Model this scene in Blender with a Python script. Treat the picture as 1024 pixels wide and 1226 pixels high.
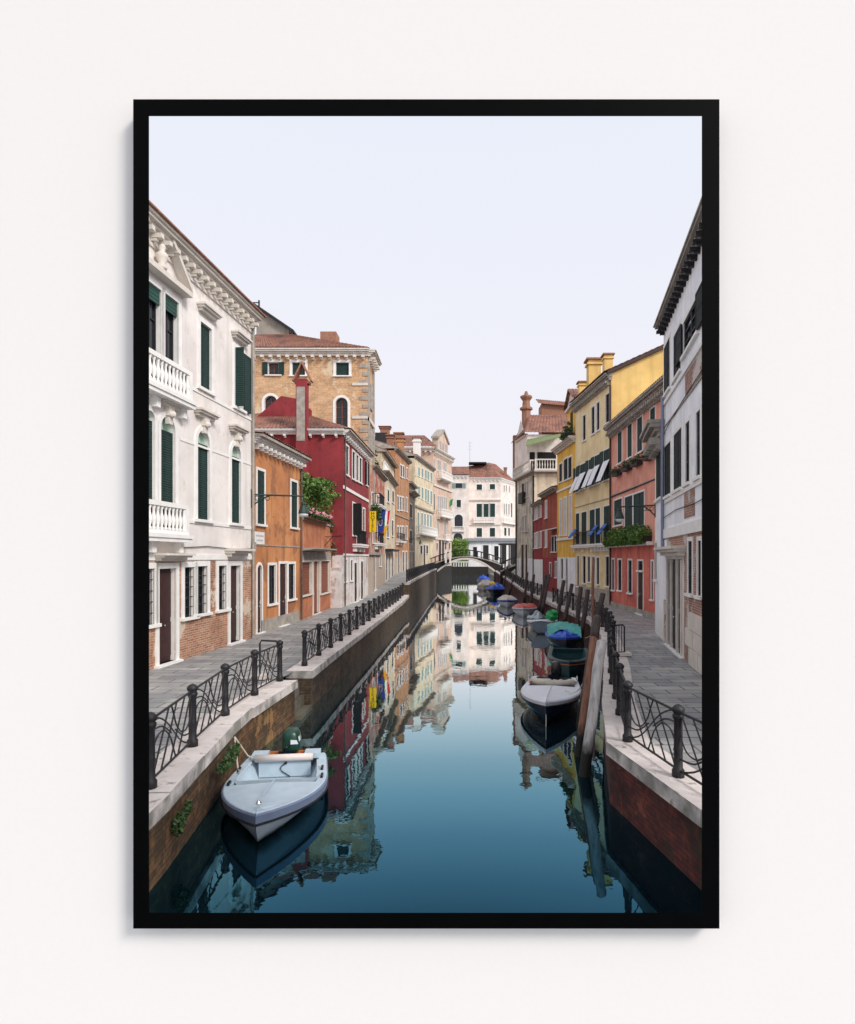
import bpy, math, random
from mathutils import Vector, Matrix
random.seed(7)
R = math.radians
sc = bpy.context.scene
for o in list(bpy.data.objects): bpy.data.objects.remove(o)
COL = sc.collection

# ------------------------------------------------------------------ camera, sky, sun, exposure
EYE = 3.05                                   # eye height above the quay paving
cd = bpy.data.cameras.new('camera'); cam = bpy.data.objects.new('camera', cd); COL.objects.link(cam)
cam.location = (0, 0, EYE); cam.rotation_euler = (R(90), 0, 0)
cd.sensor_fit = 'HORIZONTAL'; cd.sensor_width = 36; cd.lens = 740/1024*36
cd.shift_x = -38/1024; cd.shift_y = 55/1024
cd.clip_start = 0.05; cd.clip_end = 2000
sc.camera = cam
SUN_EL, SUN_AZ = 38, 50                      # the light comes from behind the camera, to the right
world = bpy.data.worlds.new('World'); sc.world = world; world.use_nodes = True
wt = world.node_tree; bg = wt.nodes['Background']
sky = wt.nodes.new('ShaderNodeTexSky'); sky.sky_type = 'NISHITA'; sky.sun_disc = False
sky.sun_elevation = R(SUN_EL); sky.sun_rotation = R(180 - SUN_AZ)
sky.air_density = 1.0; sky.dust_density = 6.0; sky.ozone_density = 1.0; sky.altitude = 0
hs = wt.nodes.new('ShaderNodeHueSaturation'); hs.inputs['Saturation'].default_value = 0.32
ov = wt.nodes.new('ShaderNodeMix'); ov.data_type = 'RGBA'; ov.blend_type = 'MIX'
ov.inputs[0].default_value = 0.85     # the even overcast veil
tcw = wt.nodes.new('ShaderNodeTexCoord'); sep = wt.nodes.new('ShaderNodeSeparateXYZ'); wt.links.new(tcw.outputs['Generated'], sep.inputs[0])
cr = wt.nodes.new('ShaderNodeValToRGB'); wt.links.new(sep.outputs[2], cr.inputs[0])       # paler and warmer towards the horizon
cr.color_ramp.elements[0].position = 0.0; cr.color_ramp.elements[0].color = (.905, .862, .915, 1)
cr.color_ramp.elements[1].position = 0.62; cr.color_ramp.elements[1].color = (.812, .86, .957, 1)
sk = wt.nodes.new('ShaderNodeVectorMath'); sk.operation = 'SCALE'; sk.inputs['Scale'].default_value = 7.15; wt.links.new(cr.outputs[0], sk.inputs[0])
wt.links.new(sk.outputs[0], ov.inputs[7])
wt.links.new(sky.outputs[0], hs.inputs['Color']); wt.links.new(hs.outputs[0], ov.inputs[6])
wt.links.new(ov.outputs[2], bg.inputs['Color'])
bg.inputs['Strength'].default_value = 0.068
sl = bpy.data.lights.new('sun', 'SUN'); sun = bpy.data.objects.new('sun', sl); COL.objects.link(sun)
sl.energy = 1.12; sl.angle = R(16); sl.color = (1.0, 0.95, 0.89)
sdir = Vector((math.cos(R(SUN_EL))*math.sin(R(SUN_AZ)), -math.cos(R(SUN_EL))*math.cos(R(SUN_AZ)), math.sin(R(SUN_EL))))
sun.rotation_euler = sdir.to_track_quat('Z', 'Y').to_euler()
sc.view_settings.view_transform = 'Standard'; sc.view_settings.look = 'None'
sc.view_settings.gamma = 1; sc.view_settings.use_curve_mapping = False
sc.view_settings.exposure = 1.2
sc.cycles.use_denoising = True
sc.cycles.max_bounces = 8

# ------------------------------------------------------------------ material helpers
def lin(c):
    return tuple(((x/255)/12.92 if x/255 <= .04045 else ((x/255+.055)/1.055)**2.4) for x in c) + (1,)
class NT:
    def __init__(s, name):
        s.m = bpy.data.materials.new(name); s.m.use_nodes = True
        s.t = s.m.node_tree; s.b = s.t.nodes['Principled BSDF']; s.tc = s.n('TexCoord')
    def n(s, k, **kw):
        x = s.t.nodes.new('ShaderNode'+k)
        for a, v in kw.items(): setattr(x, a, v)
        return x
    def l(s, a, b): s.t.links.new(a, b)
    def vec(s, scale=(1, 1, 1), src='Object'):
        m = s.n('Mapping'); m.inputs['Scale'].default_value = scale; s.l(s.tc.outputs[src], m.inputs[0]); return m.outputs[0]
    def noise(s, sc_, det=5, scale=(1, 1, 1), src='Object', rough=.55):
        x = s.n('TexNoise'); x.inputs['Scale'].default_value = sc_; x.inputs['Detail'].default_value = det
        x.inputs['Roughness'].default_value = rough
        s.l(s.vec(scale, src), x.inputs['Vector']); return x.outputs['Fac']
    def ramp(s, fac, a, b):
        x = s.n('MapRange'); x.inputs[1].default_value = a; x.inputs[2].default_value = b
        s.l(fac, x.inputs[0]); return x.outputs[0]
    def mul(s, a, k):
        x = s.n('Math', operation='MULTIPLY'); s.l(a, x.inputs[0])
        if isinstance(k, (int, float)): x.inputs[1].default_value = k
        else: s.l(k, x.inputs[1])
        return x.outputs[0]
    def mix(s, f, a, b, mode='MIX'):
        x = s.n('Mix', data_type='RGBA', blend_type=mode)
        if isinstance(f, (int, float)): x.inputs[0].default_value = f
        else: s.l(f, x.inputs[0])
        for v, i in ((a, 6), (b, 7)):
            if isinstance(v, tuple): x.inputs[i].default_value = v
            else: s.l(v, x.inputs[i])
        return x.outputs[2]
    def bump(s, h, st=.3, d=.02):
        x = s.n('Bump'); x.inputs['Strength'].default_value = st; x.inputs['Distance'].default_value = d
        s.l(h, x.inputs['Height']); s.l(x.outputs[0], s.b.inputs['Normal'])
    def col(s, c):
        if isinstance(c, tuple): s.b.inputs['Base Color'].default_value = c
        else: s.l(c, s.b.inputs['Base Color'])
    def rough(s, r): s.b.inputs['Roughness'].default_value = r
def plain(name, c, r=.7, var=.25, scale=3, metal=0, bump=0):
    t = NT(name); c = lin(c) if max(c) > 1.0 else tuple(c)+(1,)
    d = tuple(x*(1-var) for x in c[:3])+(1,)
    t.col(t.mix(t.ramp(t.noise(scale, 6), .35, .65), d, c)); t.rough(r); t.b.inputs['Metallic'].default_value = metal
    if bump: t.bump(t.noise(scale*6, 4), bump, .01)
    return t.m
def plaster(name, c, c2, wear=(150, 140, 128), wear_amt=.45, streak=.35, r=.9, low=None, low_h=1.2):
    """painted lime plaster: cloudy pigment, rain streaks, worn patches and, where asked, a salt-eaten foot"""
    t = NT(name); c = lin(c); c2 = tuple(v*(.86 if wear_amt > .25 else .95) for v in lin(c2)[:3])+(1,); w = lin(wear)
    x = t.mix(t.ramp(t.noise(.55, 7), .36, .66), c, c2)
    x = t.mix(t.mul(t.ramp(t.noise(2.2, 6), .5, .75), .35), x, c2)
    st = t.mul(t.ramp(t.noise(1.0, 6, (2.4, 2.4, .2)), .5, .72), min(1, streak*1.35))
    x = t.mix(st, x, tuple(v*.55 for v in w[:3])+(1,))
    wp = t.ramp(t.noise(.8, 9, rough=.68), .60-.12*wear_amt, .63-.12*wear_amt)
    x = t.mix(t.mul(wp, min(1, wear_amt*1.35)), x, w)
    wq = t.ramp(t.noise(3.2, 8, rough=.72), .63, .67)
    x = t.mix(t.mul(wq, min(.8, wear_amt*1.2)), x, tuple(v*.7 for v in w[:3])+(1,))
    if low:
        sx = t.n('SeparateXYZ'); t.l(t.tc.outputs['Object'], sx.inputs[0])
        a = t.n('Math', operation='MULTIPLY_ADD'); t.l(t.noise(1.1, 8), a.inputs[0]); a.inputs[1].default_value = 2.6; t.l(sx.outputs[2], a.inputs[2])
        x = t.mix(t.ramp(a.outputs[0], low_h+1.5, low_h+1.05), x, lin(low))
    t.col(x); t.rough(r); t.bump(t.noise(9, 8), .35, .02); return t.m
def brick(name, c1, c2, mortar, w=.25, h=.072, patch=None, patch_amt=.0, algae=False, var=.8):
    t = NT(name); b = t.n('TexBrick'); b.inputs['Scale'].default_value = 1
    b.inputs['Brick Width'].default_value = w; b.inputs['Row Height'].default_value = h
    b.inputs['Mortar Size'].default_value = .009; b.inputs['Mortar Smooth'].default_value = .3
    b.inputs['Color1'].default_value = lin(c1); b.inputs['Color2'].default_value = lin(c2); b.inputs['Mortar'].default_value = lin(mortar)
    ad = t.n('VectorMath', operation='ADD'); t.l(t.tc.outputs['UV'], ad.inputs[0])
    nz = t.n('TexNoise'); nz.inputs['Scale'].default_value = 5; t.l(t.vec(), nz.inputs['Vector'])
    sc_ = t.n('VectorMath', operation='SCALE'); sc_.inputs['Scale'].default_value = .03; t.l(nz.outputs['Color'], sc_.inputs[0]); t.l(sc_.outputs[0], ad.inputs[1])
    t.l(ad.outputs[0], b.inputs['Vector'])
    x = b.outputs['Color']
    x = t.mix(t.mul(t.ramp(t.noise(1.1, 8), .42, .68), var), x, tuple(v*.42 for v in lin(c2)[:3])+(1,))
    x = t.mix(t.mul(t.ramp(t.noise(6, 5), .5, .7), .5), x, lin(tuple(min(255, v*1.18) for v in c1)))
    if patch: x = t.mix(t.mul(t.ramp(t.noise(.7, 9, rough=.7), .58-.14*patch_amt, .61-.14*patch_amt), .9), x, lin(patch))
    if algae:                                    # weed and slime up to the high-tide line
        sx = t.n('SeparateXYZ'); t.l(t.tc.outputs['Object'], sx.inputs[0])
        a = t.n('Math', operation='MULTIPLY_ADD'); t.l(t.noise(1.7, 8), a.inputs[0]); a.inputs[1].default_value = .55; t.l(sx.outputs[2], a.inputs[2])
        x = t.mix(t.ramp(a.outputs[0], -.06, -.34), x, lin((27, 29, 24)))
        x = t.mix(t.mul(t.ramp(t.noise(2.3, 7), .55, .7), .7), x, lin((48, 46, 33)))
    t.col(x); t.rough(.9); t.bump(b.outputs['Fac'], -.5, .012); return t.m
def louvre(name, c, freq=14, r=.55):
    t = NT(name); c = lin(c); d = tuple(v*.72 for v in c[:3])+(1,)
    wv = t.n('TexWave', wave_type='BANDS', bands_direction='Y'); wv.inputs['Scale'].default_value = freq/6.28*2
    wv.inputs['Distortion'].default_value = .15; t.l(t.tc.outputs['UV'], wv.inputs['Vector'])
    t.col(t.mix(t.ramp(t.noise(2.5, 7), .35, .7), d, c)); t.rough(r); t.bump(wv.outputs['Fac'], .6, .02); return t.m
M = {}
M['wall_paint'] = plain('gallery_wall_paint', (.832, .785, .757), .85, .012, 30, bump=.03)
M['frame_black'] = plain('black_frame_lacquer', (.0018, .0018, .0019), .55, .2, 8)
M['frame_black'].node_tree.nodes['Principled BSDF'].inputs['Specular IOR Level'].default_value = .03
M['white_pl'] = plaster('white_plaster', (238, 231, 226), (223, 215, 210), (190, 178, 168), .22, .16)
M['white_r'] = plaster('weathered_white_plaster', (250, 250, 252), (234, 236, 243), (206, 202, 198), .2, .2, low=(226, 223, 220), low_h=.7)
M['orange'] = plaster('orange_plaster', (210, 146, 94), (190, 122, 78), (146, 98, 74), .5, .5, low=(196, 162, 134), low_h=.2)
M['orange2'] = plaster('ochre_plaster', (200, 148, 106), (178, 126, 88), (154, 116, 94), .5, .5, low=(176, 160, 142), low_h=3.2)
M['terrace'] = plaster('terracotta_plaster', (202, 132, 92), (180, 110, 76), (160, 98, 76), .5, .4)
M['red'] = plaster('crimson_plaster', (152, 55, 60), (134, 46, 52), (112, 42, 47), .35, .25)
M['red_low'] = plaster('white_flaking_plaster', (232, 228, 226), (205, 196, 192), (176, 150, 138), .5, .4)
M['hotel'] = plaster('rust_plaster', (192, 112, 90), (170, 92, 74), (190, 164, 148), .8, .5, low=(186, 168, 152), low_h=3.4)
M['cream'] = plaster('cream_plaster', (232, 216, 190), (212, 194, 168), (176, 156, 134), .45, .5, low=(178, 166, 152), low_h=2.6)
M['cream2'] = plaster('pale_yellow_plaster', (228, 212, 182), (212, 194, 162), (186, 168, 142), .35, .25)
M['pinkpal'] = plaster('peach_plaster', (216, 188, 168), (202, 170, 150), (204, 188, 174), .5, .3)
M['grime'] = plaster('dark_grimy_plaster', (126, 112, 102), (92, 82, 76), (70, 62, 58), .5, .5)
M['pink'] = plaster('salmon_plaster', (242, 172, 150), (234, 158, 136), (206, 128, 112), .35, .3)
M['pink_low'] = plaster('coral_red_plaster', (226, 126, 108), (208, 108, 94), (186, 92, 84), .45, .4, low=(176, 136, 122), low_h=-.1)
M['yellow'] = plaster('yellow_plaster', (240, 204, 128), (232, 192, 116), (220, 186, 128), .3, .25)
M['yellow_c'] = plaster('pale_canal_yellow_plaster', (248, 228, 180), (240, 216, 164), (222, 198, 152), .3, .25)
M['yellow_pale'] = plaster('faded_yellow_plaster', (246, 226, 176), (238, 212, 158), (212, 184, 140), .35, .3, low=(196, 180, 160), low_h=-.3)
M['gold'] = plaster('golden_plaster', (244, 196, 88), (234, 180, 70), (206, 158, 84), .3, .3)
M['rust'] = plaster('brick_red_plaster', (176, 84, 60), (156, 68, 50), (120, 60, 50), .4, .4)
M['maroon'] = plaster('maroon_plaster', (160, 46, 54), (140, 38, 46), (150, 90, 84), .35, .3)
M['palace'] = plaster('grey_cream_plaster', (228, 220, 204), (206, 200, 188), (150, 144, 132), .55, .6, low=(206, 200, 190), low_h=1.5)
M['far_white'] = plaster('far_white_plaster', (244, 234, 226), (234, 218, 208), (210, 198, 190), .3, .2)
M['gable'] = plaster('taupe_plaster', (170, 158, 146), (152, 142, 132), (132, 122, 112), .3, .3)
M['brick_l'] = brick('salmon_brick', (186, 134, 104), (150, 98, 72), (196, 184, 168), patch=(206, 190, 172), patch_amt=.15, var=.55)
M['brick_r'] = brick('exposed_brick', (170, 118, 96), (136, 88, 70), (190, 184, 178), patch=(196, 190, 186), patch_amt=.45, var=.5)
M['brick_y'] = brick('buff_brick', (212, 172, 130), (188, 144, 106), (212, 192, 166), w=.5, h=.14, patch=(216, 196, 168), patch_amt=.05, var=.45)
M['quay_brick_l'] = brick('mossy_ochre_brick', (126, 90, 56), (76, 57, 40), (52, 47, 38), patch=(150, 112, 70), patch_amt=.05, algae=True, var=1.0)
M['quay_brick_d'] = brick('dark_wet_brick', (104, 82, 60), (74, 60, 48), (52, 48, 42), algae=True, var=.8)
M['mossy_stone'] = plain('mossy_step_stone', (108, 102, 88), .9, .4, 4, bump=.3)
M['shade_brick'] = plain('black_shade_brick', (46, 42, 38), .9, .4, 2)  # near-black colour paints in the shade under the bridges
M['quay_brick_r'] = brick('mossy_red_brick', (108, 48, 40), (72, 33, 30), (46, 38, 34), patch=(128, 70, 52), patch_amt=.05, algae=True, var=1.0)
M['stone'] = plain('istrian_stone', (222, 214, 204), .8, .16, 2.2, bump=.15)
M['stone_d'] = plain('weathered_stone', (176, 168, 158), .85, .35, 3.0, bump=.2)
M['stone_w'] = plain('white_painted_stone', (240, 237, 233), .8, .1, 3.0)
M['terracotta'] = plain('terracotta_fired', (166, 118, 96), .85, .35, 7)
M['iron'] = plain('black_cast_iron', (34, 32, 36), .55, .35, 20, bump=.25)
M['green_iron'] = plain('dark_green_iron', (28, 58, 52), .5, .25, 12)
M['white_lamp'] = plain('opal_lamp_glass', (226, 232, 230), .3, .05, 5)
M['shutter'] = louvre('dark_green_shutter', (22, 54, 50), r=.75)
M['shutter_k'] = louvre('blackened_green_shutter', (16, 23, 27), r=.85)
M['shutter_t'] = louvre('pale_teal_shutter', (136, 164, 158))
M['shutter_g'] = louvre('grey_shutter', (176, 172, 172))
M['shutter_w'] = louvre('white_shutter', (224, 222, 224))
M['roller'] = louvre('brown_roller_shutter', (140, 78, 54), 7)
M['wood_d'] = plain('dark_brown_door_wood', (62, 34, 32), .6, .35, 5)
M['wood_k'] = plain('near_black_door_wood', (34, 32, 36), .6, .3, 5)
M['wood_w'] = plain('white_window_wood', (228, 224, 218), .6, .1, 5)
M['wood_b'] = plain('brown_window_wood', (120, 66, 48), .6, .2, 5)
M['tymp'] = plain('pale_green_tympanum', (176, 204, 184), .6, .08, 3)
M['blind'] = louvre('dark_green_roller_blind', (20, 74, 62), 9)
M['dark'] = plain('dark_interior', (24, 23, 24), .95, .2, 3)
t = NT('window_glass'); t.col(lin((34, 40, 46))); t.rough(.08); t.b.inputs['IOR'].default_value = 1.5; M['glass'] = t.m
t = NT('coppi_roof_tile')
vv = t.n('TexVoronoi'); vv.inputs['Scale'].default_value = 4.2; t.l(t.vec((1, 1, 1), 'UV'), vv.inputs['Vector'])
x = t.mix(t.ramp(vv.outputs['Color'], .1, .9), lin((112, 76, 66)), lin((164, 114, 94)))
x = t.mix(t.mul(t.ramp(t.noise(.9, 8), .45, .7), .75), x, lin((70, 60, 56)))
t.col(x); t.rough(.9); M['tile'] = t.m
t = NT('trachyte_paving')
b = t.n('TexBrick'); b.inputs['Scale'].default_value = 1; b.inputs['Brick Width'].default_value = .95; b.inputs['Row Height'].default_value = .42
b.inputs['Mortar Size'].default_value = .018; b.inputs['Color1'].default_value = lin((182, 179, 174)); b.inputs['Color2'].default_value = lin((146, 147, 148)); b.inputs['Mortar'].default_value = lin((58, 59, 60))
t.l(t.vec((1, 1, 1), 'UV'), b.inputs['Vector'])
x = t.mix(t.mul(t.ramp(t.noise(.8, 9, (1, 1, 1)), .40, .66), .7), b.outputs['Color'], lin((112, 114, 118)))
x = t.mix(t.mul(t.ramp(t.noise(2.6, 9, (1, .5, 1), rough=.7), .56, .66), .55), x, lin((84, 84, 84)))
x = t.mix(t.mul(t.ramp(t.noise(5, 8), .55, .75), .4), x, lin((164, 160, 156)))
t.col(x); t.rough(.62); t.bump(b.outputs['Fac'], -.5, .015); M['paving'] = t.m
t = NT('coping_stone')
x = t.mix(t.ramp(t.noise(1.3, 8), .35, .65), lin((226, 216, 210)), lin((196, 186, 182)))
x = t.mix(t.mul(t.ramp(t.noise(5, 9, rough=.72), .56, .66), .8), x, lin((122, 114, 106)))
sx = t.n('SeparateXYZ'); t.l(t.n('NewGeometry').outputs['Normal'], sx.inputs[0])
gr = t.mul(t.ramp(t.noise(2.2, 8), .4, .6), .8)
fa = t.n('Math', operation='LESS_THAN'); t.l(sx.outputs[2], fa.inputs[0]); fa.inputs[1].default_value = .5
x = t.mix(t.mul(gr, fa.outputs[0]), x, lin((118, 116, 108)))          # mottled grey on the upright faces
t.col(x); t.rough(.8); t.bump(t.noise(14, 6), .3, .01); M['coping'] = t.m
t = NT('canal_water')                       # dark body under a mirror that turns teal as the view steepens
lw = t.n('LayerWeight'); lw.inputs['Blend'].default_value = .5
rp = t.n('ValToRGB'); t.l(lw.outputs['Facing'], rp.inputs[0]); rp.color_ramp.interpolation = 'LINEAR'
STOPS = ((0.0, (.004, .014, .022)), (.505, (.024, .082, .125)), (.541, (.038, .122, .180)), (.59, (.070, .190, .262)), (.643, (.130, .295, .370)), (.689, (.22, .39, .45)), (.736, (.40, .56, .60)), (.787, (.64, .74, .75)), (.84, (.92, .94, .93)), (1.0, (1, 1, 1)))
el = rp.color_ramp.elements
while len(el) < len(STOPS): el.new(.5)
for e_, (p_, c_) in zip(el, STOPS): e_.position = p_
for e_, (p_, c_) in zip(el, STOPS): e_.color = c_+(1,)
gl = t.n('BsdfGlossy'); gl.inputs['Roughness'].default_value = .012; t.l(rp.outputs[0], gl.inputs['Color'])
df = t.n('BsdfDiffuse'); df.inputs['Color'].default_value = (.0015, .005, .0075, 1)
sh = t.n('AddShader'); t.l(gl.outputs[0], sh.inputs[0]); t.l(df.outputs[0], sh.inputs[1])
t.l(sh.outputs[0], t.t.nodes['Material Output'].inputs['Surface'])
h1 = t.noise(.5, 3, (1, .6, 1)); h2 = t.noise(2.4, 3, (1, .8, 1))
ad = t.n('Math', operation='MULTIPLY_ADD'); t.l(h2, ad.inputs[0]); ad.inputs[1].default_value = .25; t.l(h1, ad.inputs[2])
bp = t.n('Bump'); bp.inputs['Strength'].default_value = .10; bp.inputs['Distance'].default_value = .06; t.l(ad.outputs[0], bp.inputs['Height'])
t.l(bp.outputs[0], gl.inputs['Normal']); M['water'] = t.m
def leafmat(name, a, b_):
    t = NT(name); g = t.n('NewGeometry')
    t.col(t.mix(g.outputs['Random Per Island'], lin(a), lin(b_))); t.rough(.6); return t.m
M['leaf'] = leafmat('leaf_green', (58, 96, 40), (112, 142, 58))
M['leaf_d'] = leafmat('leaf_dark_green', (34, 62, 36), (74, 100, 48))
M['leaf_y'] = leafmat('leaf_bright_green', (84, 124, 40), (136, 164, 66))
M['flower'] = leafmat('pink_flower', (222, 120, 142), (240, 186, 190))
def wood_post(name, c, dark, dry):
    t = NT(name); g = t.n('NewGeometry'); sx = t.n('SeparateXYZ'); t.l(g.outputs['Position'], sx.inputs[0])
    x = t.mix(t.ramp(t.noise(3, 8, (6, 6, .7)), .35, .68), lin(c), lin(dark))
    a = t.n('Math', operation='MULTIPLY_ADD'); t.l(t.noise(5, 6), a.inputs[0]); a.inputs[1].default_value = .4; t.l(sx.outputs[2], a.inputs[2])
    x = t.mix(t.ramp(a.outputs[0], -.1, -.4+dry), x, lin((30, 30, 27)))     # tide-stained foot
    t.col(x); t.rough(.85); t.bump(t.noise(5, 8, (8, 8, .6)), .5, .02); return t.m
M['post_w'] = wood_post('bleached_post_wood', (196, 192, 190), (150, 146, 146), 0)
M['post_b'] = wood_post('brown_post_wood', (150, 106, 86), (112, 78, 64), 0)
M['post_d'] = wood_post('dark_post_wood', (86, 74, 72), (56, 48, 48), 0)
def paint(name, c, r=.35, var=.15, hull=False):
    t = NT(name); c = lin(c); d = tuple(v*(1-var) for v in c[:3])+(1,)
    x = t.mix(t.ramp(t.noise(4, 6), .35, .65), d, c)
    x = t.mix(t.mul(t.ramp(t.noise(11, 8, (1, 3, 3), rough=.7), .62, .68), .45), x, tuple(v*.5+.06 for v in c[:3])+(1,))     # scuffs
    if hull:
        g = t.n('NewGeometry'); sx = t.n('SeparateXYZ'); t.l(g.outputs['Position'], sx.inputs[0])
        a = t.n('Math', operation='MULTIPLY_ADD'); t.l(t.noise(5, 6), a.inputs[0]); a.inputs[1].default_value = .12; t.l(sx.outputs[2], a.inputs[2])
        x = t.mix(t.ramp(a.outputs[0], -.80, -.92), x, lin((44, 46, 40)))                 # weed along the waterline
    t.col(x); t.rough(r); return t.m
M['boat_blue'] = paint('pale_blue_boat_paint', (188, 205, 217), .4, .14)
M['boat_band'] = paint('slate_boat_paint', (120, 132, 158), .4, .12)
M['boat_hull'] = paint('grey_hull_paint', (150, 158, 170), .35, .15, True)
M['black_rub'] = paint('black_rubber', (26, 27, 32), .6)
M['navy'] = paint('navy_hull_paint', (24, 34, 56), .25, .15, True)
M['white_paint'] = paint('white_boat_paint', (224, 228, 236), .35, .06)
M['vinyl'] = paint('cream_vinyl', (226, 214, 208), .5, .1)
M['tarp_teal'] = plain('teal_tarpaulin', (60, 160, 150), .5, .3, 4, bump=.5)
M['tarp_blue'] = plain('blue_tarpaulin', (28, 88, 206), .45, .3, 4, bump=.5)
M['tarp_red'] = plain('red_tarpaulin', (206, 84, 72), .5, .3, 4, bump=.5)
M['tarp_beige'] = plain('beige_tarpaulin', (206, 198, 184), .6, .2, 4, bump=.5)
M['tarp_grey'] = plain('grey_plastic_sheet', (150, 166, 176), .3, .3, 5, bump=.6)
M['yellow_v'] = plain('yellow_buoy_vinyl', (236, 190, 44), .4, .1, 4)
M['green_bag'] = plain('green_plastic_bag', (40, 168, 92), .35, .3, 6, bump=.5)
M['teal_hull'] = paint('dark_teal_hull', (24, 72, 78), .4, .3, True)
M['orange_v'] = paint('orange_fender_vinyl', (196, 84, 44), .5, .2)
M['motor_g'] = paint('green_motor_cowl', (24, 64, 50), .35, .1)
M['motor_k'] = paint('black_motor_cowl', (22, 24, 30), .3)
M['wood_o'] = plain('varnished_board', (190, 112, 52), .4, .25, 8)
M['rope'] = plain('pale_rope', (210, 202, 186), .9, .25, 30)
M['chrome'] = plain('steel', (190, 190, 192), .25, .05, 5, metal=1)
M['sign_y'] = plain('yellow_sign_face', (244, 208, 20), .5, .05, 4)
M['ink'] = plain('black_lettering', (20, 20, 20), .6, .05, 4)
M['sign_w'] = plain('white_street_sign', (236, 234, 230), .7, .05, 4)
M['ink_f'] = plain('faded_lettering', (176, 174, 174), .7, .1, 20)
M['awn_w'] = plain('white_awning_cloth', (236, 238, 242), .8, .06, 3)
M['awn_b'] = plain('blue_awning_cloth', (44, 104, 190), .7, .15, 3)
M['awn_g'] = plain('olive_awning_cloth', (124, 136, 92), .8, .2, 3)
for nm, c in (('flag_blue', (28, 52, 140)), ('flag_green', (20, 140, 80)), ('flag_white', (238, 238, 236)), ('flag_red', (206, 40, 46)), ('flag_gold', (226, 170, 50)), ('flag_maroon', (150, 40, 44))):
    M[nm] = plain(nm+'_cloth', c, .8, .1, 3)
M['gold_star'] = plain('yellow_star_print', (246, 206, 40), .7, .02, 3)
M['asph'] = plain('packed_ground', (120, 116, 110), .9, .2, .4)
M['slate'] = plain('grey_slab_roof', (130, 134, 140), .8, .3, 2)

# ------------------------------------------------------------------ mesh helpers
class MB:
    def __init__(s): s.v = []; s.f = []; s.smooth = False
    def add(s, vs, fs):
        k = len(s.v); s.v += [Vector(p) for p in vs]; s.f += [tuple(i+k for i in f) for f in fs]
    def quad(s, a, b, c, d): s.add((a, b, c, d), ((0, 1, 2, 3),))
    def poly(s, pts): s.add(pts, (tuple(range(len(pts))),))
    def hexa(s, p):
        s.add(p, ((3, 2, 1, 0), (4, 5, 6, 7), (0, 1, 5, 4), (1, 2, 6, 5), (2, 3, 7, 6), (3, 0, 4, 7)))
    def box(s, x0, x1, y0, y1, z0, z1):
        s.hexa(((x0, y0, z0), (x1, y0, z0), (x1, y1, z0), (x0, y1, z0), (x0, y0, z1), (x1, y0, z1), (x1, y1, z1), (x0, y1, z1)))
    def tube(s, pts, r, n=6, cap=True):
        pts = [Vector(p) for p in pts]; rings = []; k0 = len(s.v)
        for i, p in enumerate(pts):
            d = (pts[min(i+1, len(pts)-1)] - pts[max(i-1, 0)]).normalized()
            a = d.cross(Vector((0, 0, 1)) if abs(d.z) < .9 else Vector((1, 0, 0))).normalized(); b = d.cross(a)
            rr = r[i] if isinstance(r, (list, tuple)) else r
            s.v += [p + (a*math.cos(6.2832*j/n) + b*math.sin(6.2832*j/n))*rr for j in range(n)]
        for i in range(len(pts)-1):
            for j in range(n):
                a = k0+i*n+j; b = k0+i*n+(j+1) % n
                s.f.append((a, a+n, b+n, b))
        if cap:
            s.f.append(tuple(k0+j for j in range(n))); s.f.append(tuple(k0+(len(pts)-1)*n+j for j in range(n-1, -1, -1)))
    def lathe(s, c, prof, n=10):
        s.tube([(c[0], c[1], c[2]+z) for r, z in prof], [max(r, .001) for r, z in prof], n)
    def ball(s, c, r, sz=1.0, n=8, m=6):
        s.tube([(c[0], c[1], c[2]-r*sz*math.cos(math.pi*i/m)) for i in range(m+1)], [max(.002, r*math.sin(math.pi*i/m)) for i in range(m+1)], n)
    def leaves(s, c, rad, n, size, rng):
        for _ in range(n):
            while 1:
                q = Vector((rng.uniform(-1, 1), rng.uniform(-1, 1), rng.uniform(-1, 1)))
                if q.length < 1: break
            p = Vector(c) + Vector((q.x*rad[0], q.y*rad[1], q.z*rad[2]))
            a = Vector((rng.gauss(0, 1), rng.gauss(0, 1), rng.gauss(0, .6))).normalized()
            b = a.cross(Vector((rng.gauss(0, 1), rng.gauss(0, 1), rng.gauss(0, 1)))).normalized()
            k = size*rng.uniform(.6, 1.3)
            s.add((p-a*k, p+b*k*.55, p+a*k, p-b*k*.55), ((0, 1, 2, 3),))
    def build(s, name, mat, parent=None, base=None):
        """one mesh object; geometry is given in world metres (or, with parent at the origin, in the thing's own frame)"""
        org = Vector((0, 0, 0))
        if base is not None: org = Vector(base)
        elif parent is not None: org = BASE.get(parent.name, Vector((0, 0, 0)))
        me = bpy.data.meshes.new(name)
        me.from_pydata([tuple(p-org) for p in s.v], [], s.f)
        me.materials.append(M[mat] if isinstance(mat, str) else mat)
        uvl = me.uv_layers.new(name='uv')
        for p in me.polygons:
            n = p.normal
            if abs(n.z) > .8: ua, va = Vector((1, 0, 0)), Vector((0, 1, 0))
            else:
                ua = Vector((-n.y, n.x, 0)).normalized(); va = n.cross(ua)
                if va.z < 0: va = -va
            for li in p.loop_indices:
                co = me.vertices[me.loops[li].vertex_index].co + org
                uvl.data[li].uv = (co.dot(ua), co.dot(va))
            p.use_smooth = s.smooth
        o = bpy.data.objects.new(name, me); COL.objects.link(o)
        BASE[o.name] = org
        if parent is not None:
            o.parent = parent
            if base is not None and parent.name in BASE: o.location = org - BASE[parent.name]
        else: o.location = org
        return o
BASE = {}
def tag(o, label, cat, group=None):
    o['label'] = label; o['category'] = cat
    if group: o['group'] = group
    return o
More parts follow.
